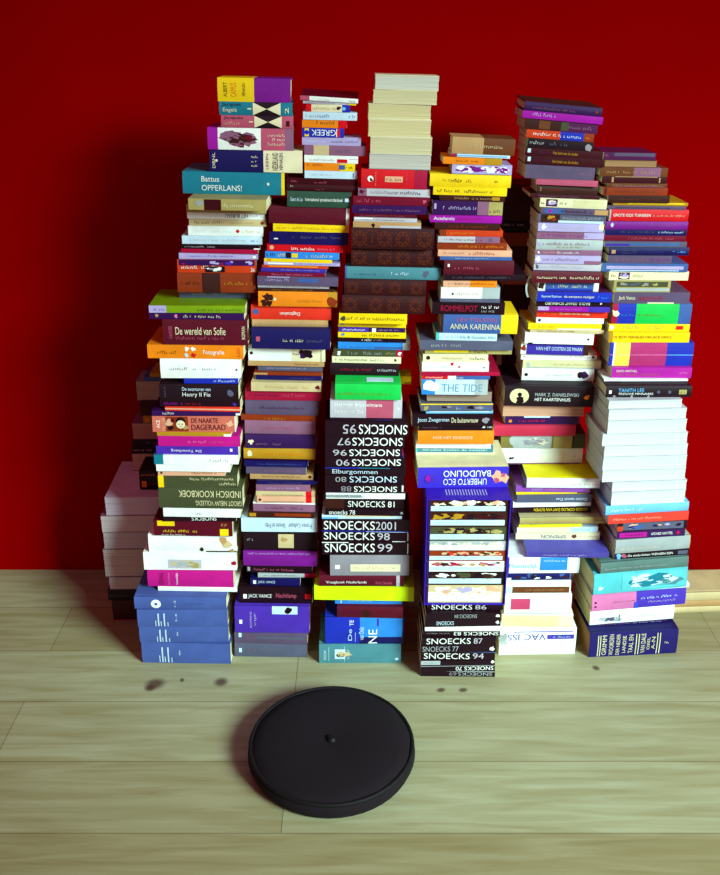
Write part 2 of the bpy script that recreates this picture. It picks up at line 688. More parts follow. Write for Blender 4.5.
# ------------------------------------------------------------------ the piles
# x0 x1 top-of-spine, options | spine colours (colour:where it ends) | marks | label
build_pile('S1', 'first front pile', 663, '''
217 290 78 k=h | yellow:.50 grape | t:ALBERT:.08:.13:.5:.6:brown:v; t:CAMUS:.18:.26:.5:.6:orange:v; t:VERHALEN:.34:.38:.5:.55:brown:v | yellow and purple hardback
219 292 102 k=h | teal:.46 ink:.84 teal | t:Jacques:.04:.30:.78:.3:ink; t:Engels:.05:.24:.36:.38:cream; r:.385:.44:.45:.55:cream; w:.46:.84:cream; t:2:.90:.95:.4:.45:cream:v | teal spine with cream bow-tie triangles
221 293 115.5 k=h | rose:.46 ink:.84 rose | t:Jacques:.04:.30:.78:.3:umber; s:.05:.24:.36:.32:peach; r:.385:.44:.45:.55:cream; w:.46:.84:cream; t:1:.90:.95:.4:.45:umber:v | rose spine with cream bow-tie triangles
207 293 128 k=h | bright:.12 white:.62 rose:.9 mauve | m:.12:.62:.02:.98:white,mauve,mauve,wine,umber,mauve:9; s:.7:.9:.7:.12:cream; s:.7:.9:.5:.12:cream; s:.7:.9:.3:.12:cream | pink book with brown map on white
209 302 150 k=h | navy:.58 cream | t:DBNL:.03:.06:.5:.7:cream:v; o:.075:.5:.06:cream; s:.45:.51:.7:.1:cream; s:.45:.51:.5:.1:cream; s:.45:.51:.3:.1:cream; t:NEDERLAND:.68:.74:.5:.8:umber:v; t:VERHALEN:.755:.79:.5:.8:navy:v; t:LEZEN:.61:.635:.5:.7:wine:v | navy and cream hardback
182 284 172 k=h sb=.02 | teal:.97 yellow | t:Battus:.185:.36:.68:.24:white; t:OPPERLANS!:.185:.58:.28:.26:white; o:.84:.5:.06:cream | wide teal hardback with white letters
188 266 199 sb=-.045 tilt=1.2 top=khaki | khaki | r:.20:.42:.0:.95:darkred; s:.44:.82:.45:.3:cream; b:.14:.6:.3:fog | thick khaki paperback with dark red patch
186 266 205 sb=.03 | khaki | s:.4:.62:.5:.35:umber; s:.7:.95:.5:.35:ink | thin khaki paperback
187 265 212 | white | t:HET BUREAU:.49:.78:.5:.6:ink:f; s:.8:.96:.5:.3:grey | white paperback with upside-down black letters
189 266 219 | sand | s:.05:.4:.5:.4:umber; s:.42:.85:.5:.35:tan; o:.95:.5:.25:rust | sand paperback with brown lettering
188 263 226 | white | s:.1:.6:.5:.4:ice; o:.66:.5:.18:red; s:.72:.95:.5:.3:sand | white paperback with red dot
182 262 236 | ice | s:.1:.8:.5:.3:palegrey; s:.86:.95:.5:.3:denim | pale ice-blue paperback
181 260 244.5 | ink | s:.05:.45:.5:.35:silver; r:.92:1:.0:.3:white | black paperback with faint silver lettering
181 258 249 | crimson |  | thin crimson paperback
179 258 253 | lilac | ~:violet; r:.93:.97:.2:.6:white | lilac paperback
177 256 259.5 top=plum | redorange:1 | m:.02:.98:.55:.98:purple,lilac,crimson,violet,lilac:9; s:.05:.5:.42:.3:white; m:.35:.6:.05:.5:ink,white,grey:5; t:36:.93:.98:.25:.3:white | orange-red paperback with purple picture strip
177 255 273 k=h sb=.04 | rust:.33 umber:.55 rust | s:.6:.95:.5:.4:ochre; r:.32:.335:0:1:umber; s:.06:.3:.5:.3:umber | worn brown hardback
179 250 289 sb=.07 | slate | ~:fog | thin slate paperback
149 245 305.5 sb=0 top=grass tilt=.6 | lilac:.18 grass | s:.05:.16:.5:.5:violet; s:.5:.95:.4:.3:moss | broad green paperback with lilac end
149 244 313 | purple | o:.08:.55:.25:tan; b:.28:.5:.25:pink; s:.36:.75:.5:.4:cream | dark purple paperback with cream lettering
162 247 319.5 k=h sb=.0 tilt=.8 | maroon | t:De wereld van Sofie:.15:.74:.56:.30:cream; s:.15:.72:.28:.13:rose; t:GAARDER:.07:.11:.5:.5:rose:v; t:ROMAN:.93:.97:.5:.5:cream:v | maroon hardback with white lettering
147 243 345 sb=0 top=orange d=.15 | orange | s:.10:.3:.45:.22:umber; b:.41:.72:.14:white; b:.48:.72:.14:white; b:.41:.25:.14:ice; b:.48:.25:.16:red; t:Fotografie:.58:.80:.45:.42:white; t:LOI:.935:.965:.5:.6:red:v | bright orange paperback with white lettering
160 240 358.5 k=h sb=.0 | white | s:.12:.45:.5:.25:grey; s:.5:.7:.5:.25:grey; o:.95:.45:.05:ink | thick white hardback with grey lettering
184 238 378 sb=0 | cobalt | s:.55:.95:.5:.4:ice | narrow blue paperback
159 238 384 k=h sb=0 | ink | t:De avonturen van:.29:.65:.72:.2:ice; t:Henry II Fix:.29:.65:.36:.32:white; b:.90:.5:.18:slate; t:QU:.06:.08:.5:.6:slate:v | black hardback with white italic lettering
160 240 400.5 | ink | s:.05:.27:.5:.4:bright; s:.32:.5:.5:.4:crimson; b:.93:.4:.25:violet | black paperback with magenta lettering
165 240 406.5 | scarlet | r:0:1:.3:.6:peach | thin scarlet paperback
152 240 411 | purple | s:.12:.25:.5:.5:white; r:.95:1:.1:.6:white | purple paperback with small white lettering
152 235 416 sb=.0 top=plum | salmon:.99 white | t:ACE:.05:.09:.5:.5:white:v; t:MILLER:.115:.16:.5:.8:peach:v; r:.16:.43:.03:.97:rust; b:.2:.6:.2:peach; b:.22:.3:.16:ink; b:.4:.3:.14:tan; o:.34:.66:.28:ink; o:.34:.48:.26:cream; o:.32:.5:.04:ink; o:.36:.5:.04:ink; r:.33:.355:.34:.38:crimson; b:.25:.75:.12:maroon; t:DE NAAKTE:.47:.79:.73:.3:maroon; t:DAGERAAD:.47:.88:.3:.36:maroon; b:.93:.5:.2:peach | salmon paperback with portrait and dark lettering
157 231 432 sb=0 | ochre | r:.9:1:.0:.6:white | thin ochre booklet
158 240 436 sb=0 | magenta | s:.36:.58:.45:.3:pink; s:.6:.95:.45:.25:rose | bright magenta paperback
156 238 446 | violet | t:De Toverberg:.18:.55:.45:.38:white:f; r:.9:.93:.4:.75:white | violet paperback with upside-down white letters
154 238 455 sb=.0 | teal:.11 white | s:.62:.88:.4:.4:slate | white paperback with teal end
156 230 464 sb=0 | white |  | plain white paperback
158 225 470 | peach | o:.05:.5:.2:umber; s:.5:.9:.5:.35:rust | thin peach paperback
158 237 475.5 | yellow:.07 moss | s:.4:.97:.72:.22:papyrus; s:.75:.97:.3:.22:papyrus | moss paperback with yellow end
158 242 487 k=h | moss | t:INDISCH KOOKBOEK:.24:.98:.70:.3:papyrus:f; t:GROOT NIEUW VOLLEDIG:.44:.99:.27:.24:papyrus:f | moss hardback with upside-down cream letters
163 240 508 sb=.01 | white | s:.4:.5:.4:.4:grey | clean white paperback
163 236 515 sb=.02 k=m | ink | t:SNOECKS:.39:.73:.45:.6:white:f | black yearbook with upside-down white letters
153 232 521 sb=.025 top=maroon | maroon | r:.05:.27:.66:1.0:yellow; r:.84:.95:.03:.5:yellow; s:.1:.55:.32:.2:yellow; s:.1:.4:.08:.1:white; t:P.P:.86:.93:.75:.2:ochre | maroon paperback with yellow patches
148 236 534 k=h sb=.035 | white | b:.86:.6:.25:tan; b:.9:.4:.18:sand; b:.6:.18:.1:umber; r:.65:1:.02:.1:umber; b:.95:.1:.12:tan | white hardback with brown stains
143 236 552.5 sb=.03 | white | m:.26:.62:.08:.6:palegrey,sand,khaki,silver:9; b:.97:.4:.12:crimson | thick white book with faint grey print
147 233 570.5 k=h sb=.03 | magenta | t:Vestdijk:.33:.36:.5:.75:white:v; t:ROMAN:.24:.26:.5:.7:pink:v; t:VERHAAL:.13:.19:.5:.8:wine:v | broad magenta hardback with small white lettering
158 237 587 sb=.028 | white |  | white folder without any lettering | white folder
134 226 597 k=h sb=0 d=.19 top=volume | volume | o:.235:.45:.36:white; o:.235:.45:.11:volume; t:1-2:.43:.45:.5:.5:ice:v; s:.5:.75:.5:.16:denim | blue cloth volume with white disc
137 227 609.5 k=h d=.19 | volume | r:.195:.205:.05:.4:ice; r:.225:.24:.05:.8:ice; r:.255:.265:.05:.35:ice; r:.29:.305:.05:.8:ice; r:.33:.34:.05:.3:ice; t:3-4:.42:.44:.55:.45:ice:v | blue cloth volume with five white bars
139 228 626 k=h d=.19 | volume | r:.195:.205:.05:.4:ice; r:.225:.24:.05:.8:ice; r:.255:.265:.05:.35:ice; r:.29:.305:.05:.8:ice; r:.33:.34:.05:.3:ice; t:5:.42:.435:.55:.25:ice:v | blue cloth volume with uneven white bars
141 230 643 k=h d=.19 | volume | r:.195:.205:.05:.4:ice; r:.225:.24:.05:.8:ice; r:.255:.265:.05:.35:ice; r:.29:.305:.05:.8:ice; r:.33:.34:.05:.3:ice; t:6:.42:.435:.55:.25:ice:v | lowest blue cloth volume with white bars
''', yaw=0.5)

build_pile('S2', 'second front pile', 657, '''
300 358 97 top=maroon tilt=3.5 d=.13 pit=4 | rose:.16 white | s:.3:.5:.3:.3:grey; s:.85:.95:.4:.4:denim | white-spined magazine with dark red cover
303 356 101.5 tilt=2.5 | palegrey | s:.05:.6:.5:.4:grape; r:.85:1:.0:.6:yellow | thin grey paperback
306 350 104.5 tilt=1.4 | red:.12 cream:.82 cobalt | s:.15:.72:.5:.4:tan; b:.75:.6:.3:umber; o:.86:.5:.25:sky | cream paperback with red and blue ends
303 357 112 | ice | s:.05:.3:.5:.4:grey; s:.32:.52:.5:.4:denim; s:.85:.97:.5:.35:denim | pale blue-white paperback
302 347 120 | orange:.8 red | s:.32:.85:.65:.4:umber | orange paperback with red end
302 344 128 | cobalt | r:.06:.16:.05:.95:yellow; o:.11:.5:.25:cobalt; r:.83:.90:.05:.95:red; r:.81:.83:.05:.95:white; t:GREEK:.22:.80:.5:.66:white:f | blue paperback with upside-down white GREEK
302 361 137 | lilac | s:.1:.4:.5:.3:ice; s:.5:.95:.5:.3:slate | pale lilac paperback with slate lettering
302 366 145.5 | mauve:.15 sand:.4 mauve | b:.2:.5:.4:sand; s:.52:.8:.5:.35:slate | mauve paperback with sand patch
302 358 155.5 | white | r:.61:.80:.05:.55:red; s:.1:.55:.4:.25:grey; r:.83:1:.55:.6:grey | white paperback with red rectangle
302 355 163 | orange:.7 yellow | s:.05:.35:.75:.3:rust; r:.68:.8:.2:.8:denim; s:.82:.95:.5:.3:umber | yellow-orange paperback with blue square
298 357 171 | ice | r:.92:.935:.2:.8:denim; s:.1:.5:.5:.25:palegrey | pale blue paperback with dark tick
285 355 178.5 | darkred | s:.05:.15:.5:.4:rose; s:.4:.6:.35:.3:rose | dark red paperback
284 357 184.5 k=h | darkred | s:.4:.52:.3:.22:rose; s:.05:.1:.7:.2:cream | dark red hardback
269 351 191.5 k=h | bottle | t:Geert de Les:.05:.24:.5:.26:ice; t:International spreekwoordenboek:.28:.87:.47:.3:white; r:.9:.96:.4:.62:ice | dark green hardback with white lettering
268 349 207 k=h | maroon:.96 white | s:.05:.45:.5:.5:wine; s:.7:.9:.4:.3:wine | maroon hardback with white end
273 349 224.5 tilt=1.8 | yellow | s:.05:.95:.5:.3:ochre | bright yellow paperback with ochre lettering
269 348 232 tilt=1.0 | navy | r:.06:.11:.4:.5:white; s:.3:.9:.6:.2:slate | navy paperback with white dash
267 343 244.5 tilt=1.6 | red | s:.32:.62:.45:.4:white; s:.66:.9:.45:.3:pink; o:.06:.5:.3:peach | red paperback with white lettering
265 339 252 tilt=1.4 | azure | s:.02:.12:.5:.5:ink; s:.15:.25:.5:.5:yellow; r:.28:.35:.1:.9:ink; r:.36:.44:.2:.8:yellow; s:.55:.9:.5:.5:papyrus | azure paperback with yellow lettering
264 332 259 | yellow | r:.05:.1:.2:.9:orange | thin yellow paperback
264 340 262.5 | lilac | s:.4:.95:.6:.4:violet; r:.05:.38:.3:.8:white | thin lilac paperback
262 328 265.5 | redorange | r:.1:.85:.4:.9:orange | thin orange-red paperback
261 326 268.5 | indigo | s:.3:.9:.6:.3:lilac | thin indigo paperback
258 325 272.5 | wine | s:.2:.8:.5:.4:pink | thin wine-red paperback
254 338 276.5 tilt=1.6 sb=0 | dusk | r:.5:.75:.4:.8:denim; s:.1:.4:.6:.3:lilac; r:.12:.4:.85:.95:lilac | dusky purple paperback with blue patch
256 329 284.5 sb=.01 | palegrey | s:.1:.9:.3:.3:grey | pale grey paperback
253 334 288.5 | umber | ~:ochre | thin brown paperback
252 337 291.5 k=h sb=0 | orange:.88 ochre | b:.12:.6:.3:umber; b:.08:.25:.22:umber; b:.14:.25:.2:umber; s:.5:.82:.4:.4:ochre; o:.21:.5:.1:cream; b:.93:.4:.35:rust | orange hardback with dark figure
250 331 305 k=h tilt=1.0 | scarlet | t:Dagboeken:.36:.61:.45:.3:white:f; o:.06:.55:.2:denim | scarlet hardback with upside-down white letters
252 328 319.5 k=h sb=.015 | tan | s:.1:.45:.5:.25:sand; s:.5:.9:.5:.2:sand | tan hardback
248 330 329 k=h sb=0 | navy | r:.06:.11:.38:.62:rose; s:.40:.66:.45:.22:papyrus; s:.7:.9:.45:.2:slate | navy hardback with pink square
246 325 345 k=h | white:.56 cream | o:.04:.5:.1:umber; b:.73:.5:.28:purple; b:.78:.5:.3:ink; b:.69:.62:.12:ink; r:.945:.95:.0:1:umber; s:.58:.65:.5:.6:mauve | white hardback with dark bird picture
248 324 361.5 | tan | s:.6:.95:.5:.4:umber | thin tan paperback
258 322 365.5 sb=.03 | slate | ~:lilac | worn slate paperback
254 322 372.5 | rust | r:.0:.2:.2:.8:tan | thin rust paperback
256 322 376 sb=.02 | navy | s:.5:.9:.5:.3:slate | thin navy paperback
251 321 382.5 sb=0 | sand | s:.2:.8:.5:.3:tan; b:.95:.5:.25:wine | sand paperback with wine-red spot
245 321 389 k=h | crimson | s:.05:.45:.5:.4:plum; s:.5:.78:.5:.3:rose | crimson hardback with dark lettering
244 318 400 k=h | dusk | s:.2:.8:.5:.3:plum | dusky purple hardback
240 315 415 | rust | s:.3:.6:.4:.4:ochre | rust paperback
242 315 420.5 k=h | mauve | s:.2:.7:.5:.3:rose | mauve hardback
243 316 434.5 k=h | purple | b:.08:.5:.18:cream; s:.15:.5:.35:.25:mauve | dark purple hardback with cream mark
240 315 448 k=h | ochre | b:.08:.5:.22:cream; s:.2:.85:.5:.3:orange | ochre hardback with cream mark
244 312 458.5 sb=.02 | darkred | r:.94:.98:.3:.6:mauve | worn dark red paperback
244 308 461.5 | navy | s:.2:.9:.5:.3:steel | thin navy book
246 306 467.5 | dusk | s:.3:.9:.5:.4:mauve | dusky purple paperback
250 313 473.5 sb=.01 | tan | o:.95:.5:.25:umber; s:.2:.8:.5:.25:umber | tan paperback with dark dot
257 318 481 | navy | ~:slate | slim navy paperback
256 310 484.5 | mauve | s:.2:.8:.5:.3:lilac | mauve paperback
256 315 491 | sand:.84 red:.94 sand | r:.1:.8:.1:.2:umber | sand paperback with red square
257 315 496.5 | peach:.84 red:.94 sand | r:.1:.8:.1:.2:umber; o:.05:.5:.2:umber | peach paperback with red square
253 315 502.5 top=white | mauve | s:.2:.8:.4:.3:plum; r:0:1:.85:1:white | mauve paperback with white top edge
248 314 512 | umber | r:.02:.12:.2:.8:ochre; r:.4:.95:.3:.8:rust | brown paperback with orange patches
241 317 518 sb=0 | ice | t:Simone en Frits:.32:.58:.45:.36:slate:f; t:Franse Cultuur:.62:.93:.45:.36:slate:f | ice-white paperback with upside-down grey letters
243 317 528 k=h | ink | r:.47:.68:.12:.75:sand; b:.55:.5:.12:tan; s:.05:.12:.5:.2:fog | black hardback with beige picture
243 317 551 k=h | grape | s:.05:.9:.85:.1:lilac | purple hardback
246 312 565.5 | ink | r:.02:.06:.2:.75:fog; s:.12:.75:.45:.35:rose | black paperback with rose lettering
258 316 573.5 sb=.015 | silver:.8 crimson | s:.1:.7:.5:.3:ink | thin silver-grey paperback
250 300 578.5 sb=.01 | navy | r:.06:.12:.2:.7:white; t:JACK VANCE:.16:.5:.45:.45:ice | short navy paperback with pale lettering
236 312 587 sb=0 | ink | r:.05:.10:.28:.55:white; t:JACK VANCE:.12:.44:.42:.28:white; t:Nachtlamp:.5:.78:.45:.36:rose; r:.9:.98:.3:.6:red | black paperback with white square and red tag
234 309 606 k=h sb=-.01 top=violet | violet | r:.5:.84:.72:1.0:ice; b:.72:.85:.12:ink; r:.06:.10:.35:.5:white; t:ROMANS:.2:.23:.5:.6:lilac:v; t:VIJF:.26:.29:.5:.5:lilac:v | thick violet hardback with white photo
234 307 630.5 k=h | dusk | r:.06:.10:.5:.8:ice; s:.18:.32:.5:.5:mauve; r:.3:.95:.4:.6:slate | dusky violet hardback with white square
234 307 643 k=h | slate | r:.06:.10:.35:.65:ice; s:.18:.3:.5:.5:mauve | slate grey hardback with white square
''', yaw=0.0, avoid='S1')

build_pile('S3', 'third front pile', 663, '''
375 439 75 k=f pg=d2d2c2 tilt=1.5 | cream |  | topmost whitish page block facing out
373 437 90 k=f pg=d8cfa2 | cream |  | second cream page block facing out | second cream block
368 431 104 k=f pg=d8cb98 | cream |  | third cream page block facing out | third cream block
368 431 119.5 k=f pg=dccd9a | cream |  | fourth cream page block facing out | fourth cream block
370 432 137 k=f pg=d6cba2 | cream |  | fifth cream page block facing out | fifth cream block
369 431 154.5 k=f pg=c8c2b8 | fog |  | sixth greyish page block facing out | sixth greyish block
361 427 169.5 k=h tilt=1.5 | red:.8 crimson | o:.14:.5:.16:white; b:.15:.45:.08:ink; r:.36:.63:.35:.65:peach; s:.38:.6:.5:.15:umber; t:KOM:.215:.225:.5:.7:peach:v; t:NU:.68:.7:.5:.5:rose:v | bright red hardback with pale label
358 430 188.5 | mauve:.12 palegrey | b:.05:.5:.3:maroon; s:.15:.42:.5:.35:grey; s:.43:.86:.5:.5:ink | grey paperback with black lettering
353 430 196.5 | wine | s:.05:.35:.5:.35:rose; b:.93:.5:.2:rose | wine-red paperback
352 427 205.5 | purple | s:.1:.9:.45:.25:mauve | dark purple paperback
354 417 214 sb=.01 | maroon | s:.1:.8:.5:.3:rose | thin maroon paperback
354 417 218 | palegrey | s:.1:.8:.5:.3:ink; r:.0:.3:.6:1:white | thin pale grey booklet
353 421 222 | tan | b:.3:.4:.3:ink; r:.4:1:.0:.4:palegrey | thin tan paperback with grey edge
351 434 228 k=l sb=0 pg=d8a880 | leather | g:.10:gilt; g:.40:gilt; g:.62:gilt; g:.88:gilt; r:.2:.3:.12:.16:gilt; r:.2:.3:.84:.88:gilt; r:.24:.26:.3:.7:gilt | dark leather volume with gilt flowers
351 434 247 k=l | leather | g:.10:gilt; g:.40:gilt; g:.62:gilt; g:.88:gilt; r:.2:.3:.12:.16:gilt; r:.2:.3:.84:.88:gilt | dark leather volume with gilt ornaments
345 441 267 k=h d=.15 | steel:.02 sea | s:.48:.66:.5:.3:ice; b:.84:.5:.25:slate; s:.1:.4:.4:.15:steel | wide sea-blue hardback with pale lettering
344 426 279.5 k=l | leather | g:.10:gilt; g:.40:gilt; g:.62:gilt; g:.88:gilt; r:.2:.3:.12:.16:gilt; r:.2:.3:.84:.88:gilt; t:IV:.24:.26:.5:.35:gilt | dark leather volume with worn gilt flowers
342 425 295.5 k=l pg=b8b0b0 | leather | g:.10:gilt; g:.40:gilt; g:.62:gilt; g:.88:gilt; r:.2:.3:.12:.16:gilt; r:.2:.3:.84:.88:gilt | lowest dark leather volume with gilt flowers
339 407 313.5 sb=.02 tilt=1.0 pg=fog | yellow | b:.06:.5:.25:moss; s:.1:.95:.5:.4:umber | yellow paperback with brown lettering
338 406 320.5 | yellow | b:.06:.5:.25:azure; s:.2:.95:.5:.3:ochre | yellow paperback with blue dot
339 405 327.5 | violet:.45 purple | s:.05:.4:.5:.4:white; r:.5:.56:.0:.9:white; s:.6:.9:.5:.3:lilac | purple paperback with white tick
338 406 332 | yellow | s:.33:.62:.5:.6:ink; b:.07:.5:.25:azure; s:.65:.9:.5:.35:umber | yellow paperback with black lettering
338 406 337.5 | ink | s:.35:.5:.5:.5:white; s:.52:.65:.5:.4:grey | thin black paperback
338 410 342.5 | azure:.9 silver | s:.1:.5:.3:.25:steel; r:.5:.9:.1:.4:steel | azure paperback with silver end
334 403 349.5 | moss:.9 crimson | b:.07:.5:.3:white; s:.2:.7:.5:.6:fog; s:.75:.87:.5:.3:khaki; b:.95:.5:.25:white | moss paperback with crimson end
332 401 356.5 | cream | s:.05:.75:.5:.3:umber; b:.92:.5:.2:umber | cream paperback with brown lettering
330 399 363 k=h sb=.05 | ink | s:.15:.6:.5:.25:crimson; s:.66:.95:.5:.3:palegrey | black hardback with crimson lettering
335 401 384 k=h sb=-.01 d=.10 tilt=.8 top=vivid | vivid | s:.05:.6:.4:.18:grass; s:.62:.9:.4:.18:grass | vivid green hardback
330 402 398 k=h sb=0 | palegrey:.5 rose:.88 palegrey | t:Herman Brusselmans:.06:.72:.68:.17:white; t:Ex-man van Zee:.06:.46:.32:.17:white; s:.9:.96:.5:.15:white | grey and pink hardback with white lettering
330 402 418 | ink | s:.6:.9:.5:.4:violet | thin black paperback lying flat | thin black paperback
325 409 421 k=m sb=0 tilt=1.2 | ink | t:SNOECKS:.40:.98:.45:.64:white:f; t:95:.21:.37:.45:.62:palegrey:f | tilted black yearbook marked 95
325 405 435.5 k=m tilt=.6 | ink | t:SNOECKS:.34:.97:.5:.66:white:f; t:97:.15:.32:.5:.6:palegrey:f | black yearbook marked 97
325 403 447.5 k=m tilt=.3 | ink | t:SNOECKS:.31:.96:.5:.66:white:f; t:96:.10:.28:.5:.6:palegrey:f; r:.99:1:.2:.9:crimson | black yearbook marked 96
325 404 457.5 k=m top=cobalt | ink | t:SNOECKS:.34:.96:.5:.68:white:f; t:90:.14:.31:.5:.64:palegrey:f | black yearbook marked 90 upside down
325 406 467.5 k=m | ink | r:.0:.42:.85:1.0:cobalt; r:.42:.8:.9:1:teal; t:Elburgommen:.09:.65:.4:.7:ice | black yearbook with blue top line
325 404 475.5 k=m | ink | t:SNOECKS:.31:.91:.55:.72:ice:f; t:80:.13:.27:.55:.6:fog:f | black yearbook marked 80 upside down | yearbook marked 80
325 405 484 k=m sb=.0 top=ink | ink | t:SNOECKS:.36:.90:.45:.62:white:f; t:88:.2:.33:.45:.6:grey:f; r:.96:.98:.2:.9:white | black yearbook marked 88
326 405 493.5 k=m sb=.0 pg=white | white | r:.0:.45:.2:.8:fog; s:.02:.5:.5:.4:slate | thin white yearbook
325 404 498 k=m | umber:.24 ink | t:SNOECKS 81:.29:.88:.45:.55:white | black yearbook marked 81
325 404 509.5 k=m | ink | t:snoecks 78:.05:.38:.5:.75:white; b:.97:.5:.2:fog | slim black yearbook marked 78
322 402 515 k=m | ice | r:.3:.9:.6:1:sand; r:.0:.2:.0:.5:sky | ice-blue yearbook
322 410 519.5 k=m sb=0 | ink | t:SNOECKS:.02:.60:.5:.72:white; t:2001:.61:.84:.5:.68:palegrey; r:.0:1:.0:.06:cobalt | black yearbook marked 2001
322 410 531 k=m | ink | t:SNOECKS:.02:.60:.5:.72:white; t:98:.63:.77:.5:.68:palegrey; r:.97:.98:.1:.9:white; r:.5:.97:.92:1:ice; r:.8:.95:.0:.06:white | black yearbook marked 98
322 410 542 k=m | ink | t:SNOECKS:.03:.60:.55:.68:white; t:99:.63:.8:.55:.64:palegrey; r:.0:.3:.94:1:white; r:.97:.98:.1:.9:white | black yearbook marked 99
330 411 555 k=h | grey:.98 umber | r:.25:.87:.22:.58:cream; r:.06:.12:.35:.55:white; s:.3:.8:.42:.12:tan | grey hardback with long white label
319 404 575 k=h sb=.0 | maroon | t:Vraagboek Nederlands:.08:.56:.38:.3:white; t:Wim Daniels:.66:.86:.35:.28:rose; r:.91:.95:.0:1:palegrey | maroon book with white lettering
314 414 586.5 sb=-.005 top=lime d=.165 | lime |  | wide lime folder
335 402 597.5 sb=.01 | azure | r:.08:.10:.15:.7:ice; s:.2:.55:.5:.25:ice; s:.5:.85:.75:.2:ice | azure paperback with pale lettering
337 403 606.5 k=h | maroon | s:.1:.4:.5:.6:plum; b:.45:.5:.35:umber; r:.03:.05:0:1:plum | old maroon hardback
325 404 617 k=h sb=0 | cobalt:.44 azure:.98 navy | r:.44:1:.0:.26:navy; t:TE:.31:.36:.8:.2:white:v; t:De:.29:.34:.35:.45:ice:v; r:.38:.385:.08:.45:ice; t:van Dale:.43:.49:.4:.5:ice:v; t:NE:.55:.66:.28:.55:white:v; r:.66:.68:.68:.95:violet | thick blue hardback with white letters
319 401 644 k=h | sea | r:.115:.12:.15:.85:ice; t:BOUW:.055:.085:.45:.5:ice:v; m:.19:.32:.25:.75:ice,sand,slate,moss:7; t:KUNST:.34:.37:.5:.5:ice:v; r:.305:.31:.1:.9:ice; b:.95:.25:.08:ice | sea-grey hardback with small emblem
''', yaw=-0.3)

pink_book = [b for b in PILES['S3'] if b['look'].startswith('grey and pink')][0]
build_pile('S3b', 'third front pile', 663, '''
346 411 376 k=h d=.055 | yellow | r:.9:1:.0:.3:ochre | yellow hardback behind the vivid green one
''', y_plane=floor_y(663) + .098, base_z=pink_book['z'] + pink_book['T'], base_short='grey and pink hardback')
for b in PILES['S3']:
    if b['look'].startswith('vivid green'):
        v, f = box_verts(-.004, .062, .018, .045, b['T'] - .0002, b['T'] + .0006)
        link_mesh('cover_sticker', v, f, [cover_mat('ice')], None, [c for c in b['root'].children if c.name.startswith('cover')][0])
build_pile('S4a', 'fourth front pile', 677, '''
428 503 602.5 k=m sb=.01 | ink | r:.02:.82:.9:1:white; t:SNOECKS:.05:.59:.4:.66:white; t:86:.63:.78:.4:.6:palegrey; r:.84:1:.88:1:crimson | black yearbook marked 86
426 501 613 k=m | ink | t:SNOECKS 84:.38:.68:.5:.6:fog:f; b:.96:.5:.22:white | thin black yearbook marked 84
425 501 619 k=m | ink | t:SNOECKS:.15:.38:.5:.5:ice; b:.96:.5:.22:white | thin black yearbook with tiny white lettering
425 502 625.5 k=m sb=.0 | white |  | white yearbook
423 500 631 k=m | ink | t:SNOECKS 83:.4:.98:.5:.68:white:f; s:.05:.35:.6:.2:fog | thin black yearbook marked 83
422 496 637 k=m | ink | t:SNOECKS:.06:.66:.5:.72:white; t:87:.70:.82:.5:.68:palegrey | black yearbook marked 87
421 496 645 k=m | ink | t:SNOECKS 77:.02:.5:.5:.7:fog; b:.95:.5:.25:white | thin black yearbook marked 77
421 495 651.5 k=m | ink | t:SNOECKS:.04:.66:.45:.68:white; t:94:.70:.85:.5:.66:palegrey; r:.6:1:.92:1:steel | black yearbook marked 94
421 495 660.5 k=m | ink | r:.0:.26:.2:1.0:silver; s:.03:.2:.6:.3:grey; b:.97:.7:.25:white | thin black yearbook with white sticker
421 495 665.5 k=m | ink | t:SNOECKS 70:.47:.98:.5:.66:white:f; r:.0:1:.92:1:fog | thin black yearbook marked 70
421 495 671 k=m | ink | t:SNOECKS:.5:.96:.5:.6:fog:f; t:69:.38:.48:.5:.6:grey:f; r:.0:1:.9:1:silver | lowest black yearbook
''', yaw=0.3)
top86 = PILES['S4a'][-1]


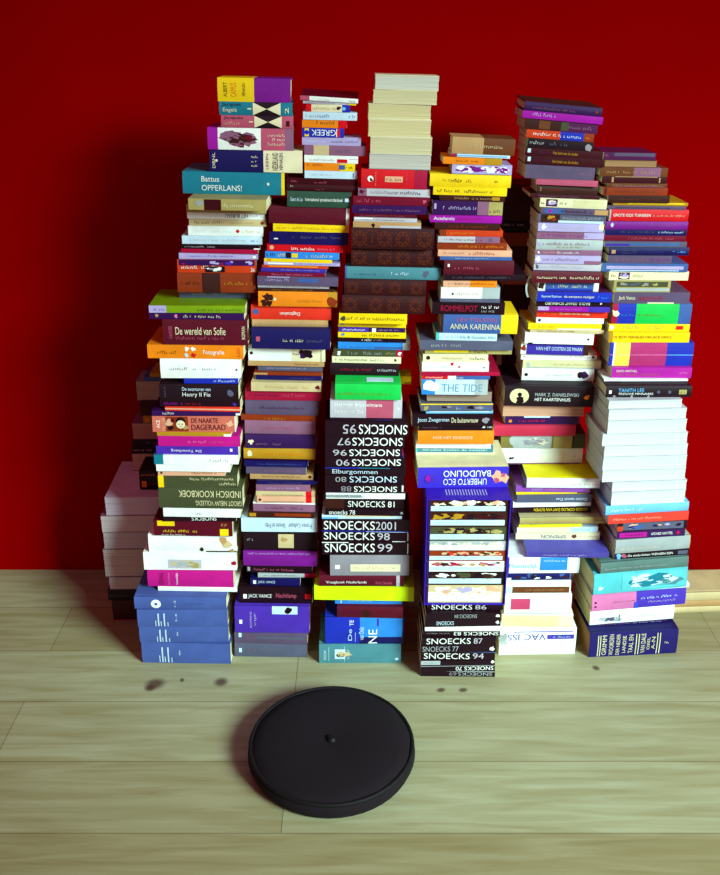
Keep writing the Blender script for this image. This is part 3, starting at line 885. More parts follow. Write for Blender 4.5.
def build_cassette():
    """a violet slipcase standing on the yearbooks, its open side to the room, eight slim books lying in it"""
    Y = floor_y(677) + .0
    z0 = top86['z'] + top86['T']
    xa, zt = unproject(426, 499, Y)
    xb, _ = unproject(512, 499, Y)
    xa2, _ = unproject(425, 600, Y)
    xb2, _ = unproject(505, 600, Y)
    W = ((xb - xa) + (xb2 - xa2)) / 2
    xc = ((xb + xa) + (xb2 + xa2)) / 4
    H = zt - z0
    D = .165
    t = .003
    root = bpy.data.objects.new('slipcase', None)
    COL.objects.link(root)
    root.location = (xc, Y, z0)
    m = cover_mat('cassette', .4)

    def panel(nm, *b):
        v_, f_ = box_verts(*b)
        return link_mesh(nm, v_, f_, [m], None, root)
    panel('bottom_panel', -W / 2, W / 2, 0, D, 0, t)
    tp = panel('top_panel', -W / 2, W / 2, 0, D, H - t, H)
    panel('side_panel', -W / 2, -W / 2 + t, 0, D, t, H - t)
    panel('side_panel', W / 2 - t, W / 2, 0, D, t, H - t)
    panel('back_panel', -W / 2 + t, W / 2 - t, D - t, D, t, H - t)
    v_, f_, k = [], [], 0
    for i in range(15):                                  # pale printed ticks on the top
        x = -W * .26 + i * W * .034
        v_ += [(x, .020, H + .0003), (x + W * .012, .020, H + .0003), (x + W * .007, .052, H + .0003), (x - W * .004, .052, H + .0003)]
        f_.append((k, k + 1, k + 2, k + 3))
        k += 4
    link_mesh('printed_ticks', v_, f_, [cover_mat('lilac')], None, root)
    lab = 'open violet slipcase holding eight slim books, on the black yearbook marked 86'
    root['label'] = lab
    root['category'] = 'slipcase'
    LABELS[lab] = 1
    tops = [500, 512.5, 527, 541, 550.5, 561, 571.5, 585]
    pics = ['umber,cream,peach,white,ink', 'umber,ochre,darkred,ink', 'moss,umber,ink,khaki', 'silver,cream,white,fog',
            'rust,peach,scarlet,sand,umber', 'white,rose,umber,crimson,tan', 'ink,umber,moss,white', 'sand,cream,lilac,peach,white']
    looks = ['slim book with white blots, topmost', 'slim book with dark brown picture, second', 'slim book with moss brown picture, third',
             'slim book with pale grey picture, fourth', 'slim book with red and orange picture, fifth', 'slim book with pink and white picture, sixth',
             'slim book with black picture, seventh', 'slim book with pale sand picture, lowest']
    zz = z0 + t + .0002
    lines = []
    for i in range(7, -1, -1):
        _, ztop = unproject(470, tops[i], Y + .006)
        if i == 0:
            ztop = z0 + H - t - .001
        T = ztop - zz
        r = random.Random('case' + str(i))
        wb = W - 2 * t - .004
        mk = ['m:.03:.97:.45:.99:%s:26' % pics[i], 'r:.03:.96:.12:.5:ice', 's:.1:.85:.3:.12:lilac', 'r:.0:.03:.0:1:purple']
        if i in (3, 7):
            mk[1] = 'r:.03:.96:.08:.62:white'
        o = make_book('paperback_book', wb, T - .0003, .15, 'p', [(1.0, pics[i].split(',')[0])], None, 'white', mk, r)
        o.location = (xc, Y + .006, zz)
        o['label'] = looks[i] + ' in the violet slipcase'
        o['category'] = 'book'
        o['group'] = 'slim books in the slipcase'
        LABELS[o['label']] = 1
        zz = ztop
    return z0 + H


case_top = build_cassette()

build_pile('S4', 'fourth front pile', 677, '''
452 515 138 k=h tilt=2.6 | tan:.5 brown | s:.2:.8:.5:.2:sand | brown cloth hardback
451 510 154.5 | ice | r:.1:.95:.3:.7:sky; r:.0:.1:.0:1:crimson | thin ice-blue paperback
443 502 157.5 | orange:.7 ochre | s:.2:.6:.5:.3:rust | orange paperback
452 512 164.5 tilt=1.6 | lilac | m:.02:.98:.1:.9:lilac,grape,white,grape,white:40 | lilac patterned paperback
429 511 174.5 k=h | yellow | s:.16:.24:.55:.5:ochre; s:.26:.38:.5:.55:umber; s:.45:.5:.5:.4:ochre; s:.8:.84:.55:.3:umber | broad yellow hardback
433 507 187 | yellow | s:.05:.35:.5:.35:umber; s:.4:.8:.5:.35:moss | yellow paperback with small brown lettering
440 505 195.5 | umber | s:.2:.8:.5:.4:tan; r:.8:.92:.2:.8:ochre | thin brown paperback
425 503 201 sb=.06 | purple:.64 mauve:.8 khaki | s:.12:.62:.5:.3:lilac; r:.02:.05:.4:.8:lilac; s:.82:.98:.3:.3:moss | purple paperback with green end
430 502 214.5 | bright | t:Academic:.05:.34:.5:.4:white; s:.38:.72:.5:.35:crimson | bright magenta paperback
436 500 223 | umber | s:.2:.8:.5:.4:rust | dark brown paperback
440 503 230 | redorange | s:.1:.55:.5:.3:orange; r:.0:.1:.0:1:rust | orange-red paperback
438 500 236.5 | palegrey:.6 mauve | s:.1:.7:.5:.3:wine; b:.85:.5:.35:slate | pinkish grey paperback
436 507 242.5 | rust | s:.3:.95:.5:.3:orange | rust paperback
438 512 250 | peach | s:.06:.35:.5:.3:rose; s:.4:.75:.5:.45:crimson | peach paperback with crimson lettering
440 512 256.5 | steel | s:.2:.7:.5:.3:ice | thin steel-blue paperback
442 514 260.5 k=h | maroon | r:.05:.08:.55:.75:white; s:.15:.5:.5:.2:rose | maroon hardback with white square
444 526 274.5 sb=.065 tilt=.6 | ink | s:.1:.8:.5:.3:slate | thin black paperback lying askew
426 497 280 | peach:.5 orange | s:.1:.95:.5:.3:rust | peach paperback with rust lettering
441 500 287 sb=.07 | white:.7 silver | s:.25:.65:.45:.25:tan; o:.2:.4:.1:umber | white paperback with tan lettering
440 500 299 | slate | ~:fog | thin slate paperback
432 505 302.5 sb=.07 | ink | t:ROMMELPOT:.12:.62:.5:.5:crimson; s:.68:.95:.65:.25:white; s:.68:.85:.3:.2:fog | black paperback with crimson lettering
441 518 314 k=h | denim:.78 yellow | t:LEV TOLSTOJ:.2:.72:.68:.24:rose; t:ANNA KARENINA:.12:.77:.35:.28:cream; r:.0:.03:.0:1:umber | blue hardback with yellow end
436 497 333.5 tilt=1.4 | aqua:.05 ice | s:.05:.38:.5:.3:silver; t:Iris & Gouden Man:.4:.98:.5:.4:teal | pale ice paperback with teal lettering
420 513 340.5 sb=.07 tilt=1.0 | slate | s:.12:.45:.5:.3:silver | wide slate paperback
425 512 348.5 | khaki | r:.1:.5:.3:.7:yellow; s:.5:.72:.5:.5:ink | thin khaki paperback
423 488 354 tilt=.6 sb=.08 | cream | o:.08:.5:.25:umber; s:.3:.6:.5:.3:ochre; s:.72:.95:.5:.35:umber | cream paperback with brown dot
422 489 362 | white | s:.05:.4:.5:.25:palegrey; b:.45:.8:.15:red; b:.56:.5:.12:rose; b:.93:.45:.12:mauve | white paperback with pink marks
421 500 372 d=.16 | crimson |  | wide crimson booklet
422 490 375.5 | red:.38 white:.5 denim | s:.05:.3:.5:.4:white; s:.5:.6:.5:.4:white | thin red and blue paperback
422 488 379.5 sb=.08 | azure:.2 ice:.8 silver | s:.04:.2:.5:.3:ice; t:THE TIDE:.3:.92:.45:.5:6c92b4; b:.15:.5:.4:white | ice-blue paperback with steel lettering
427 492 391 k=f pg=a08878 sb=.1 | umber |  | brown page block facing out
421 493 403.5 sb=.092 | slate | r:.0:1:.85:1:yellow; b:.07:.4:.3:khaki; m:.1:.98:.1:.8:slate,ink,steel,grey:9 | slate paperback with yellow top line
426 493 410 sb=.098 | sky | r:.05:.95:.4:.7:ice | thin sky-blue paperback
412 493 414 sb=.095 | ink | t:Joost Zwagerman:.07:.46:.5:.42:ice; t:De buitenvrouw:.49:.82:.5:.4:cream; b:.92:.5:.25:grey | black paperback with white and cream lettering
419 493 423.5 | ink | s:.05:.3:.5:.25:mauve; b:.88:.5:.2:white; s:.93:.99:.5:.3:white | slim black paperback with white spot
418 494 430.5 k=h sb=.11 | orange | t:HOE HET EINDIGDE:.2:.72:.5:.2:cream | orange hardback with small cream lettering
416 491 441 sb=.13 | white |  | plain white paperback
416 493 447 | aqua:.02 sea:.99 teal | t:Afrodite Evelien de meester:.08:.93:.5:.4:ice | sea-green paperback with pale lettering
416 495 452 sb=.137 | cream |  | pale cream paperback
418 509 467 k=h sb=.062 top=d8d0a8 pg=papyrus d=.165 tilt=0 | 3c2cc0 | t:UMBERTO ECO:.28:.76:.30:.32:white:f; t:BAUDOLINO:.28:.80:.70:.3:white:f; b:.87:.5:.26:peach; b:.94:.5:.26:peach; b:.87:.35:.12:rose; b:.94:.62:.1:rose; b:.13:.45:.2:violet; b:.11:.5:.12:bright | violet-blue book with upside-down white letters
''', yaw=0.3, y_plane=floor_y(677), base_z=case_top, avoid='S3', base_short='open violet slipcase')

build_pile('S5', 'fifth front pile', 656, '''
524 602 104.5 k=h pit=3 tilt=5.2 top=umber d=.13 | purple | s:.1:.65:.4:.25:mauve; b:.93:.5:.15:rust | dark purple hardback, topmost | dark purple hardback
522 603 113.5 | bright | s:.08:.42:.6:.5:lilac | bright purple paperback
524 598 121 tilt=4.6 | umber:.5 plum | r:.2:.35:.1:.9:brown; r:.5:.6:.1:.9:moss; s:.6:.9:.5:.3:mauve | old brown paperback
526 594 131.5 | redorange:.5 cobalt:.85 rust | s:.1:.48:.55:.4:white; s:.5:.82:.5:.4:ice; s:.88:.95:.5:.3:orange | red and blue paperback
526 594 140 tilt=4.0 | moss:.02 ink | s:.05:.3:.55:.5:silver; s:.32:.6:.55:.35:slate; b:.93:.4:.35:grey | black paperback with silver lettering
525 603 149 | darkred | r:.03:.07:.3:.8:ice; s:.12:.35:.5:.3:plum; t:Het land van de doden:.36:.68:.45:.36:ochre | dark red book with ochre lettering
525 603 157 | darkred | r:.03:.07:.3:.8:ice; s:.12:.33:.5:.3:plum; t:Het boek van de doden:.35:.68:.45:.36:ochre | dark red book with white square
525 595 166 tilt=3 | dusk | s:.05:.7:.6:.3:slate; s:.75:.95:.5:.3:mauve | dusky paperback
536 598 179.5 sb=.02 top=darkred tilt=2.4 | rose | s:.1:.8:.5:.3:pink | rose paperback
537 598 185 k=h | umber | r:.05:.06:.3:.7:tan; s:.15:.4:.5:.2:rust; s:.5:.75:.5:.2:gilt | dark brown hardback
530 600 194.5 sb=.03 | darkred | ~:mauve | dark red paperback
540 607 199 sb=.02 tilt=2.2 | cream | s:.02:.06:.5:.6:umber; m:.09:.26:.1:.9:plum,cream,mauve,lilac:6; s:.3:.4:.5:.6:slate; r:.5:.97:.1:.9:papyrus | cream paperback with plum picture
541 608 208.5 | dusk | r:.05:.35:.1:.9:steel; b:.14:.5:.3:bright; s:.3:.75:.5:.4:ink; r:.8:1:.1:.9:tan | dusky blue paperback
538 606 214.5 tilt=1.8 | slate | m:.04:.32:.05:.95:umber,rust,ink,ochre:6; s:.36:.95:.6:.3:fog; r:.3:.97:.02:.3:ice | slate paperback with brown picture
538 604 223.5 pg=white | lilac | b:.08:.55:.3:white; s:.15:.7:.5:.5:palegrey; r:.93:1:.3:1:cream | lilac paperback with cream corner
537 604 231.5 | mauve | s:.05:.75:.5:.45:grape; r:.7:1:.1:.9:lilac | mauve purple paperback
536 603 239.5 k=h tilt=1.2 | silver | b:.05:.6:.2:lilac; s:.1:.8:.6:.25:mauve; s:.3:.7:.3:.2:khaki | silver-grey hardback
535 602 250 | mauve | b:.05:.5:.25:white; s:.12:.3:.5:.3:peach; s:.33:.65:.5:.35:white | mauve paperback with white lettering
535 601 255.5 | lilac | b:.05:.5:.3:white; s:.12:.7:.5:.35:mauve; r:.75:1:.0:.4:mauve | lilac paperback with white dot
534 601 263.5 sb=.02 | palegrey | b:.05:.5:.3:slate; s:.1:.75:.5:.4:lilac | pale grey paperback
532 602 271.5 k=h sb=.015 tilt=1 top=plum | maroon | s:.07:.6:.5:.28:cream; s:.62:.95:.5:.3:cream | maroon hardback with cream lettering
538 599 281 sb=.03 | white:.12 denim:.92 white | b:.06:.5:.3:umber; s:.25:.8:.5:.4:cream; r:.14:.9:.02:.2:cobalt | white and blue paperback
537 612 292 sb=.025 tilt=1.2 top=plum | cobalt | t:Raymond Robinson:.06:.33:.5:.32:ice; t:de eenzame reiziger:.36:.77:.5:.32:cream; s:.8:.95:.5:.25:azure | cobalt paperback with white lettering
536 611 300.5 | ink | t:RAOUL GRANT SCHRAUBO:.12:.72:.5:.5:white:f; b:.87:.5:.18:white | black paperback with upside-down white letters
538 610 306.5 sb=.035 | bright:.7 violet | s:.1:.6:.5:.3:pink; r:.0:.15:.2:.9:lilac | slim bright purple paperback
537 608 310 tilt=1.0 | scarlet | s:.1:.28:.5:.25:orange; t:De nacht van het schaap:.32:.74:.5:.36:cream | scarlet paperback with cream lettering
536 604 318 | white | b:.05:.5:.25:ink; s:.62:.95:.5:.6:silver; s:.2:.5:.5:.25:palegrey | white paperback with grey lettering
528 602 323.5 | yellow | s:.06:.35:.5:.35:ochre; r:.4:.98:.0:.2:white | pale yellow paperback with white line
530 604 329.5 sb=.05 | sand | s:.1:.6:.5:.4:umber | thin sand paperback
525 594 333 sb=.055 | white | s:.6:.95:.4:.25:silver; o:.92:.5:.1:ink; r:.05:.12:.0:.1:ink | tall-spined white paperback
521 589 342.5 sb=.065 tilt=1.6 pg=papyrus | white:.08 indigo:.92 umber | b:.04:.5:.25:rust; t:VAN HET OOSTEN DE MAAN:.22:.9:.5:.3:ice; r:.0:1:.92:1:papyrus | indigo paperback with white end
521 597 353.5 tilt=.8 | white | r:.0:1:.85:1:red; s:.6:.9:.45:.3:tan; o:.95:.5:.2:umber; o:.04:.5:.12:tan | white paperback with red top line
523 601 360.5 | papyrus | s:.4:.9:.55:.3:khaki; b:.07:.5:.25:silver; r:.05:.95:.0:.15:silver | papyrus paperback with khaki lettering
522 594 368.5 k=h sb=.075 | white | o:.06:.5:.14:ink; s:.3:.7:.5:.25:silver; b:.84:.5:.3:ink; b:.88:.5:.28:purple; b:.8:.45:.2:ink | white book with dark blot at right
505 594 386 k=h sb=.03 top=ink tilt=.6 d=.16 | ink | o:.165:.5:.36:papyrus; o:.145:.5:.36:papyrus; o:.185:.5:.36:papyrus; b:.17:.34:.18:ink; o:.168:.58:.1:ink; t:MARK Z. DANIELEWSKI:.34:.83:.6:.16:silver; t:HET KAARTENHUIS:.34:.74:.36:.16:white; b:.92:.5:.12:orange | thick black hardback with oval photo
503 585 403.5 k=f pg=cf9a80 sb=.05 tilt=.8 | peach |  | salmon page block facing out
505 580 416 | purple:.97 plum | r:.25:.6:.82:1:ice; s:.18:.55:.45:.4:red; s:.58:.95:.6:.25:plum; b:.07:.4:.2:orange | purple paperback with red lettering
494 576 424 k=h sb=.055 | c02848 | r:.0:1:.9:1:crimson | plain raspberry hardback
501 586 434 k=h sb=.065 | olive:.15 silver:.6 khaki:.85 moss | b:.2:.5:.45:silver; m:.2:.58:.1:.9:silver,fog,cream,grey:9; r:.6:.62:.0:1:olive; r:.84:.86:0:1:umber | marbled hardback with olive ends
501 583 446.5 k=h sb=.075 | white | b:.12:.35:.08:ink; b:.15:.38:.06:ink; s:.83:.92:.5:.6:silver; r:.0:1:.0:.08:mauve | white hardback with tiny black mark
527 600 478 k=h sb=-.01 top=e8d800 d=.16 pg=fog yaw=-1 | white | s:.45:.97:.45:.4:peach | white book with broad yellow cover
516 590 486 sb=.0 | 8a48a4 | s:.22:.36:.5:.4:lilac; s:.4:.6:.5:.4:pink | soft purple paperback
516 588 491.5 | yellow | r:.85:1:.2:.9:umber | thin yellow booklet
517 592 494.5 | slate | t:Gezien vanuit Dux:.52:.94:.4:.36:ice:f | slate paperback with upside-down pale letters
513 591 502 | white |  | slim white paperback
513 591 506.5 sb=.005 | purple:.02 ink | t:DOODS OORLOG DAM VAN ROMEN:.27:.95:.5:.5:yellow:f | black paperback with upside-down yellow letters
520 608 517 k=h sb=-.02 top=b0a078 d=.18 pg=khaki | khaki | r:.0:1:.35:.5:tan | wide khaki hardback
519 582 522.5 tilt=-1.0 sb=-.01 | e8e020 | s:.18:.28:.7:.4:umber; s:.85:.93:.6:.35:ochre | lemon yellow paperback
517 598 527 tilt=-.4 sb=-.01 | cream:.65 ice | s:.7:.95:.5:.5:sky | cream paperback with ice-blue end
516 600 532 tilt=.4 sb=-.005 | cream | t:SIMENON:.3:.6:.4:.45:slate:f; b:.70:.45:.3:brown; r:.0:1:.8:1:papyrus; s:.75:.98:.5:.25:khaki | cream paperback with brown oval
527 609 552.5 sb=-.07 d=.20 top=5048a8 tilt=.0 | 463e90 | ~:lilac | wide indigo folder
508 580 557 k=h sb=-.07 tilt=0 | white:.97 silver | r:.45:.83:.2:.98:azure; t:Meesterlijk:.02:.42:.45:.35:sky; s:.5:.8:.8:.12:ice; r:.0:.02:.0:1:indigo | white hardback with blue rectangle
506 571 572.5 k=h sb=-.07 | steel:.5 mauve:.7 steel | m:.02:.98:.05:.95:navy,denim,white,ink,umber,steel:10; r:.0:.08:.0:.4:white | dark blue book with photo spine
506 571 580.5 k=h sb=-.07 | white | r:.06:.98:.12:.6:brown; s:.3:.9:.36:.1:tan; r:.01:.10:.1:.6:ice | white book with brown strip
505 572 594 k=h sb=-.07 | white | r:.09:.38:.25:.8:c04068; r:.0:1:.0:.05:silver | white hardback with raspberry rectangle
502 573 613 k=h sb=-.07 | e4dca0:.8 cream | s:.02:.3:.6:.08:sand; r:.0:1:.88:1:white | cream hardback
500 577 628 k=h sb=-.07 | white | t:VAC ISS:.10:.60:.68:.22:indigo:f; r:.62:.97:.6:.76:4038a0; s:.7:.92:.68:.06:ice; r:.18:.95:.86:.89:violet; b:.05:.5:.1:silver; b:.04:.7:.12:fog | thick white hardback with upside-down VAC ISS
''', yaw=0.2, y_plane=floor_y(656) + .08)

build_pile('S6', 'sixth front pile', 653, '''
598 656 152.5 tilt=1.0 d=.12 yaw=-0.3 | plum | s:.02:.12:.6:.3:rose; r:.2:.98:.5:.95:dusk | thin plum paperback
605 657 160 k=f pg=a8805c yaw=0.9 | brown |  | tan page block facing out
600 668 167.5 yaw=0.5 | brown:.5 mauve:.9 brown | s:.1:.8:.5:.3:tan | brown paperback
602 667 176.5 yaw=0.1 | darkred | r:.15:.18:.1:.9:tan; r:.88:.9:.1:.9:tan; r:.2:.85:.9:1:tan | dark red paperback with tan bars
607 667 183 yaw=-0.3 | brown | s:.1:.9:.5:.3:tan; r:.1:.95:.1:.25:mauve | brown paperback with tan lettering
600 668 187.5 yaw=0.9 | rust | r:.03:.06:.1:.9:umber; s:.2:.8:.5:.3:brown | rust paperback
600 670 195.5 yaw=0.5 | umber | s:.1:.8:.5:.25:brown | dark brown paperback
613 688 202.5 tilt=.8 yaw=0.1 | ochre | r:.2:.95:.5:.9:yellow | thin ochre paperback
607 686 206 yaw=-0.3 | dusk | s:.1:.8:.5:.3:ink | thin dusky paperback
609 689 209.5 k=h yaw=0.9 | red | t:GROTE GIDS TUINEREN:.05:.52:.52:.24:white; s:.55:.95:.5:.18:peach; r:.0:.02:.0:1:fog | bright red hardback
606 688 221 k=h yaw=0.5 | grape | b:.07:.6:.2:lilac; r:.06:.08:.3:.7:ice; s:.5:.85:.55:.2:mauve | dark purple hardback
605 687 229.5 yaw=0.1 | navy | s:.2:.6:.6:.35:slate; s:.65:.95:.6:.3:ice | navy paperback with slate lettering
604 686 235.5 yaw=-0.3 | wine | s:.3:.52:.5:.4:rose; s:.55:.85:.5:.4:rose | wine-red paperback
604 687 241.5 yaw=0.9 | slate | r:.3:.9:.3:.7:steel; r:.0:.3:.2:.6:indigo | slate-blue paperback
609 689 247 k=h yaw=0.5 | navy | r:.03:.08:.2:.65:tan; s:.15:.35:.6:.15:slate; s:.15:.35:.3:.15:slate; m:.7:.98:.3:.7:navy,steel,azure,ink:6 | navy hardback with tan square
608 672 255.5 yaw=0.1 | dusk | s:.1:.65:.5:.4:mauve; s:.65:.95:.5:.35:grape | dusky mauve paperback
602 688 263.5 yaw=-0.3 | steel | r:.05:.95:.3:.7:lilac; r:.1:.9:.1:.2:ice | steel-blue paperback
609 689 271.5 yaw=0.9 | cream | s:.03:.1:.5:.6:umber; m:.12:.26:.1:.9:plum,cream,dusk,lilac:6; s:.3:.42:.5:.5:khaki | cream paperback with plum photo
607 671 280.5 yaw=0.5 | khaki | m:.05:.95:.45:.9:moss,grey,khaki,slate:9; r:.05:.98:.1:.35:silver | mossy khaki paperback
613 690 292 yaw=0.1 | dusk | t:Jack Vance:.06:.28:.45:.4:cream; t:NACHTLICHT:.33:.65:.45:.35:crimson; r:.45:.8:.0:.12:cream | dusky plum paperback with crimson lettering
608 692 303.5 k=h tilt=.4 yaw=-0.3 | crimson:.07 cobalt:.30 vivid:.84 denim | b:.04:.5:.2:cream; s:.33:.62:.45:.1:grass; s:.08:.27:.45:.1:azure | thick blue and green hardback
604 690 324 yaw=0.9 sb=.085 | yellow | s:.14:.38:.5:.4:khaki; s:.48:.68:.65:.25:khaki; s:.48:.65:.35:.25:khaki; r:.83:.92:.2:.75:red; b:.03:.5:.3:white | yellow paperback with red square
607 690 332.5 yaw=0.5 | ochre:.05 yellow | t:DE BESTE VERHALEN VAN JACK VANCE:.06:.78:.5:.34:rust | yellow paperback with rust lettering
602 694 342.5 k=h yaw=0.1 sb=.075 | cobalt:.04 white:.06 f0ec50:.24 b02c6c:.68 cobalt | r:.0:.70:.47:.5:pink; r:.7:1:.47:.5:sky | thick yellow, magenta and blue hardback | striped hardback
612 692 367.5 yaw=-0.3 sb=.06 | b0209c | t:DAVID HARTWELL:.06:.32:.66:.22:cream; t:DEN HAAGS PRETPARK:.06:.6:.32:.26:rose; s:.85:.95:.5:.25:pink | bright magenta paperback
593 688 379 k=h pg=grey yaw=0.9 sb=.05 | white | r:.02:.2:.3:.6:palegrey; r:.0:1:.0:.15:slate | white hardback with grey mark
595 692 386 k=h yaw=0.5 sb=.02 | ink | r:.03:.06:.35:.65:white; t:TANITH LEE:.14:.44:.66:.3:sky; t:TROUWE MINNAARS:.14:.55:.34:.2:white; o:.61:.5:.14:slate; o:.74:.5:.14:slate; r:.85:.94:.3:.7:khaki; s:.86:.93:.5:.2:umber; b:.1:.1:.1:fog; b:.3:.1:.1:fog; b:.5:.1:.1:fog | black hardback with sky-blue lettering
597 683 400 k=f pg=d6e6dc sb=0 | palegrey |  | white page block, topmost of nine | white page block
602 688 409 k=f pg=d6e6dc | palegrey |  | white page block, second of nine | white page block
601 688 420 k=f pg=d6e6dc | palegrey |  | white page block, third of nine | white page block
602 689 433 k=f pg=d6e6dc | palegrey |  | white page block, fourth of nine | white page block
601 689 445 k=f pg=d6e6dc | palegrey |  | white page block, fifth of nine | white page block
601 688 456 k=f pg=d6e6dc | palegrey |  | white page block, sixth of nine | white page block
602 687 469 k=f pg=d6e6dc | palegrey |  | white page block, seventh of nine | white page block
602 688 481 k=f pg=d6e6dc | palegrey |  | white page block, eighth of nine | white page block
602 687 491 k=f pg=d6e6dc tilt=-.4 | palegrey |  | white page block, lowest of nine | white page block
605 690 503.5 k=h tilt=-1.4 | sky | s:.06:.45:.5:.25:white | sky-blue hardback
608 690 513 tilt=-1.4 | d83c30 | s:.06:.65:.5:.25:peach | coral red paperback
607 688 521.5 | ink | m:.08:.95:.1:.95:slate,navy,steel,peach,ink,lilac:12; r:.0:.08:.0:.6:redorange | dark paperback with photo strip
603 686 530 tilt=-1.2 | purple | r:.04:.44:.15:.8:b81490; s:.07:.4:.5:.4:purple; t:AFSCHEID VAN TITEL:.5:.82:.5:.34:white; b:.9:.5:.25:crimson | purple paperback with magenta block
608 692 537.5 k=h | fog:.99 khaki | s:.05:.6:.35:.14:cream | fog-grey hardback
601 690 551 sb=-.01 tilt=-2.2 | purple:.02 ink | b:.06:.5:.4:sky; b:.13:.5:.35:rose; t:De zinderlinken WENSEN EEN:.18:.78:.5:.36:white; r:.85:.98:.2:.8:slate | black paperback with white lettering
600 690 559.5 k=h | 54706c | t:Stevens Plebejer op de Neerstraaten:.05:.75:.42:.22:fog | grey-green hardback
594 690 570 k=h sb=-.02 tilt=-2.6 | 50b4c0 | m:.3:.98:.1:.9:5cbcc8,sea,ice,teal:12; s:.4:.85:.25:.1:teal; b:.07:.3:.1:ice | thick aqua hardback with sketch print
593 690 586.5 | white | s:.3:.6:.5:.5:rose; r:.5:1:.3:.8:ice | slim white paperback
592 688 591 k=h tilt=-2.8 | d070a8:.47 4830b0 | s:.2:.46:.5:.08:mauve; r:.45:.49:.0:.4:3048d0; s:.52:.9:.62:.16:ice; s:.6:.88:.36:.14:lilac; o:.04:.55:.06:plum; o:.04:.3:.06:plum | pink and indigo hardback
590 676 606.5 k=h pg=papyrus | white | m:.05:.4:.1:.5:white,silver,slate,silver:8; s:.55:.9:.4:.15:silver; r:.34:.355:.15:.6:slate | white hardback with grey drawing
590 668 622 sb=0 | purple | s:.08:.28:.5:.3:khaki; s:.3:.52:.5:.3:lilac; s:.55:.92:.55:.4:ice | slim purple paperback
590 680 631 k=h sb=-.03 top=navy tilt=-1.0 pg=tan | 1c1260 | r:.09:.10:.05:.9:papyrus; r:.115:.125:.05:.9:papyrus; t:GRIMM:.14:.19:.5:.8:papyrus:v; t:WOORDEN:.22:.27:.5:.85:papyrus:v; t:DER NEDER:.30:.34:.5:.85:papyrus:v; t:LANDSE:.37:.41:.5:.7:papyrus:v; t:TAAL EN:.44:.49:.5:.75:papyrus:v; r:.52:.53:.05:.9:papyrus; r:.55:.56:.05:.9:papyrus; t:VAN DALE:.58:.63:.5:.8:papyrus:v; t:DEEL:.65:.68:.5:.5:papyrus:v; t:A-N:.70:.74:.5:.5:papyrus:v; r:.76:.77:.05:.9:papyrus; r:.79:.8:.05:.9:papyrus; s:.85:.9:.5:.2:papyrus | thick navy hardback with gold lettering
''', yaw=4.0, y_plane=floor_y(655) + .03, avoid='S5')

# the pile at the far left, behind the first
build_pile('R0', 'leftmost rear pile', 620, '''
163 245 313 k=h | plum | s:.2:.8:.5:.3:slate | plum book peeking out at left
162 240 331 k=h | rust | ~:tan | rust book peeking out at left | rust book
158 236 344.5 k=h | darkred | ~:mauve | dark red book peeking out at left | dark red book
162 235 358 | umber:.9 ochre | ~:tan | umber book peeking out at left | umber book
150 225 373 k=h | ochre | s:.3:.8:.5:.2:umber | ochre book peeking out at left | ochre book
144 222 377 | steel | s:.2:.8:.5:.3:ice | steel-blue book peeking out at left | steel-blue book
136 212 381 k=f pg=b8a490 | grey |  | grey-beige page block at left
140 215 400.5 k=h | darkred | ~:rose | dark red book jutting at left
143 220 415 | ochre:.1 darkred | b:.05:.5:.3:orange | slim book with ochre tip at left | ochre-tipped book
132 210 423 k=f pg=c89484 | mauve |  | pinkish page block at left | pinkish block
133 212 439 | ink | ~:mauve | black paperback jutting at left
132 212 446 | ink | s:.02:.25:.4:.3:cream; ~:mauve | black paperback with cream lettering at left | black paperback
132 208 453 k=f pg=d0b898 d=.085 sb=.172 | umber |  | beige page block at left | beige block
105 205 497 k=f sb=0 d=.235 pg=d8cce0 top=dcd0e8 yaw=2 | lilac | b:.88:.3:.12:plum; b:.91:.35:.1:slate | big lilac-covered page block facing out | lilac-covered book
101 200 515 k=f d=.235 pg=d2c4c8 yaw=2 | mauve |  | big mauve-grey page block facing out | mauve-grey book
103 200 531 k=f d=.235 pg=c8c0ca yaw=1 | grey |  | big dull grey page block facing out | dull grey book
103 202 549 k=f d=.235 pg=c8baba yaw=1 | grey |  | thickest grey page block facing out | thick grey book
109 200 576.5 k=f d=.235 pg=c4b8be yaw=1 | mauve |  | thin mauve page block facing out | thin mauve book
108 200 589 k=h d=.235 yaw=1 | ink | s:.02:.2:.5:.2:slate | black hardback in shadow | black hardback
112 200 600 k=h d=.235 yaw=1 | umber | r:.0:.5:.0:.06:rose | dark brown hardback in shadow
''', yaw=1.0, dmax=.093)
lilac_book = [b for b in PILES['R0'] if b['look'].startswith('big lilac')][0]
build_pile('R0b', 'leftmost rear pile', 620, '''
139 215 470.5 d=.095 | ink | s:.02:.2:.4:.3:orange | black paperback with orange lettering | black paperback
139 217 477.5 d=.095 | ink | r:.03:.09:.2:.7:orange; ~:rust | black paperback with orange square | black paperback
''', y_plane=lilac_book['Y'] + .045, base_z=lilac_book['z'] + lilac_book['T'], base_short='lilac-covered book')

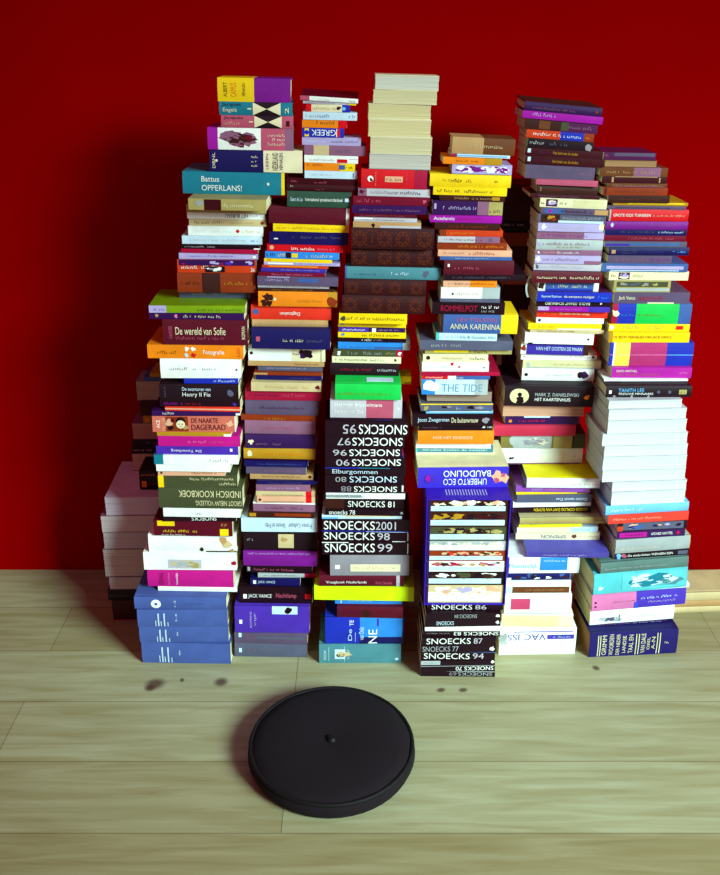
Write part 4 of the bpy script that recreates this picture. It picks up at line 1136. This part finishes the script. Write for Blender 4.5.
# the dim pile in the gap behind the fourth and the fifth
build_pile('R5', 'dim rear pile', 600, '''
500 560 185 k=h tilt=1.0 d=.12 | darkred | r:.0:.02:.1:.9:umber | dim dark red hardback, topmost | dark red hardback
503 562 205 k=h | umber |  | dim brown hardback | brown hardback
498 560 221 k=h | ink | s:.05:.4:.7:.2:silver | dim black hardback with thin silver lettering | black hardback
500 560 233 k=h | rust |  | dim rust hardback | rust hardback
503 563 246 k=h | darkred |  | dim deep red hardback | deep red hardback
497 560 262 k=h | umber |  | dim dark brown hardback | dark brown hardback
503 562 279 k=h | c05848 | r:.0:1:.0:.4:darkred | dim brick-red hardback | brick-red hardback
500 560 288 k=h | darkred |  | dim oxblood hardback | oxblood hardback
500 563 312 k=h | umber |  | dim chestnut hardback | chestnut hardback
502 560 345 k=h | darkred |  | dim claret hardback | claret hardback
500 560 380 k=h | ink |  | dim coal-black hardback | coal-black hardback
502 560 420 k=h | darkred |  | dim ruby hardback | ruby hardback
502 560 460 k=h | umber |  | dim cocoa hardback | cocoa hardback
500 560 500 k=h | darkred |  | dim garnet hardback | garnet hardback
500 560 545 k=h | umber |  | dim walnut hardback, lowest | walnut hardback
''', y_plane=.337)

build_pile('R7', 'low pile at right', 646, '''
670 752 592 k=h d=.12 yaw=3 | sand |  | sand-coloured hardback
672 754 600 k=h d=.12 yaw=3 | tan |  | tan hardback
671 752 606 k=h d=.12 yaw=3 | sand |  | pale sand hardback, lowest | pale sand hardback
''', y_plane=.24)


# ------------------------------------------------------------------ ribbons that mark pages (parts of their books)
def ribbon(pile, look, px, py0, py1, colour, side):
    for b in PILES[pile]:
        if b['look'].startswith(look):
            Y = b['Y'] + .018
            pts = []
            n = 10
            for i in range(n + 1):
                q = i / n
                x, z = unproject(px + side * 4 * math.sin(q * 2.6), py0 + (py1 - py0) * q, Y)
                pts.append((x, Y - .004 * math.sin(q * 3), z))
            vs_, fs_ = [], []
            w, t = .0022, .0006
            for (x, y, z) in pts:
                vs_ += [(x - w, y - t, z), (x + w, y - t, z), (x + w, y + t, z), (x - w, y + t, z)]
            for i in range(n):
                a = 4 * i
                for k in range(4):
                    fs_.append((a + k, a + (k + 1) % 4, a + 4 + (k + 1) % 4, a + 4 + k))
            fs_ += [(3, 2, 1, 0), (4 * n, 4 * n + 1, 4 * n + 2, 4 * n + 3)]
            o = link_mesh('ribbon_bookmark', vs_, fs_, [cover_mat(colour)], None, b['root'])
            o['label'] = 'ribbon hanging from the book'
            bpy.context.view_layer.update()
            o.matrix_parent_inverse = b['root'].matrix_world.inverted()
            return


ribbon('S3', 'wide sea-blue', 441.5, 271, 294, 'darkred', 1)
ribbon('S5', 'maroon hardback with cream', 530, 275, 297, 'silver', -1)


# ------------------------------------------------------------------ round black cushion in the foreground
def cushion():
    R_, H_ = .20, .055
    cy = floor_y(686) - R_ - .055
    cx = unproject(331, 700, cy)[0]
    root = bpy.data.objects.new('floor_cushion', None)
    COL.objects.link(root)
    root.location = (cx, cy, 0)
    prof = [(0, 0), (R_ * .9, 0), (R_ * .97, .008), (R_, .022), (R_ * .985, .036), (R_ * .93, .048), (R_ * .8, H_), (R_ * .5, H_ + .004), (R_ * .1, H_ - .003), (0, H_ - .006)]
    n = 48
    v_, f_ = [], []
    for (r_, z_) in prof:
        for i in range(n):
            a = 2 * math.pi * i / n
            k = 1 + .008 * math.sin(a * 12) * (z_ > .03)
            v_.append((r_ * k * math.cos(a), r_ * k * math.sin(a), z_))
    for j in range(len(prof) - 1):
        for i in range(n):
            i2 = (i + 1) % n
            f_.append((j * n + i, j * n + i2, (j + 1) * n + i2, (j + 1) * n + i))
    body = link_mesh('cushion_body', v_, f_, [cover_mat('140a12', .9)], None, root)
    for p in body.data.polygons:
        p.use_smooth = True
    v_, f_ = [], []
    for i in range(n):
        a = 2 * math.pi * i / n
        for k in range(8):
            b = 2 * math.pi * k / 8
            rr = R_ * .965 + .005 * math.cos(b)
            v_.append((rr * math.cos(a), rr * math.sin(a), .044 + .005 * math.sin(b)))
    for i in range(n):
        for k in range(8):
            f_.append((i * 8 + k, ((i + 1) % n) * 8 + k, ((i + 1) % n) * 8 + (k + 1) % 8, i * 8 + (k + 1) % 8))
    pp = link_mesh('piping', v_, f_, [cover_mat('0c070b', .7)], None, root)
    for p in pp.data.polygons:
        p.use_smooth = True
    v_, f_ = [(0, 0, H_ + .006)], []
    m_ = 16
    for (r_, z_) in ((.008, H_ + .004), (.012, H_ - .002), (.012, H_ - .008)):
        for i in range(m_):
            a = 2 * math.pi * i / m_
            v_.append((r_ * math.cos(a), r_ * math.sin(a), z_))
    for i in range(m_):
        f_.append((0, 1 + i, 1 + (i + 1) % m_))
        for j in range(2):
            f_.append((1 + j * m_ + i, 1 + (j + 1) * m_ + i, 1 + (j + 1) * m_ + (i + 1) % m_, 1 + j * m_ + (i + 1) % m_))
    link_mesh('button', v_, f_, [cover_mat('0c070b', .6)], None, root)
    root['label'] = 'round black cushion on the wooden floor in front of the piles'
    root['category'] = 'cushion'


cushion()

for q in REPORT:
    print('NOTE', q)
print('BOOKS', sum(len(p) for p in PILES.values()))
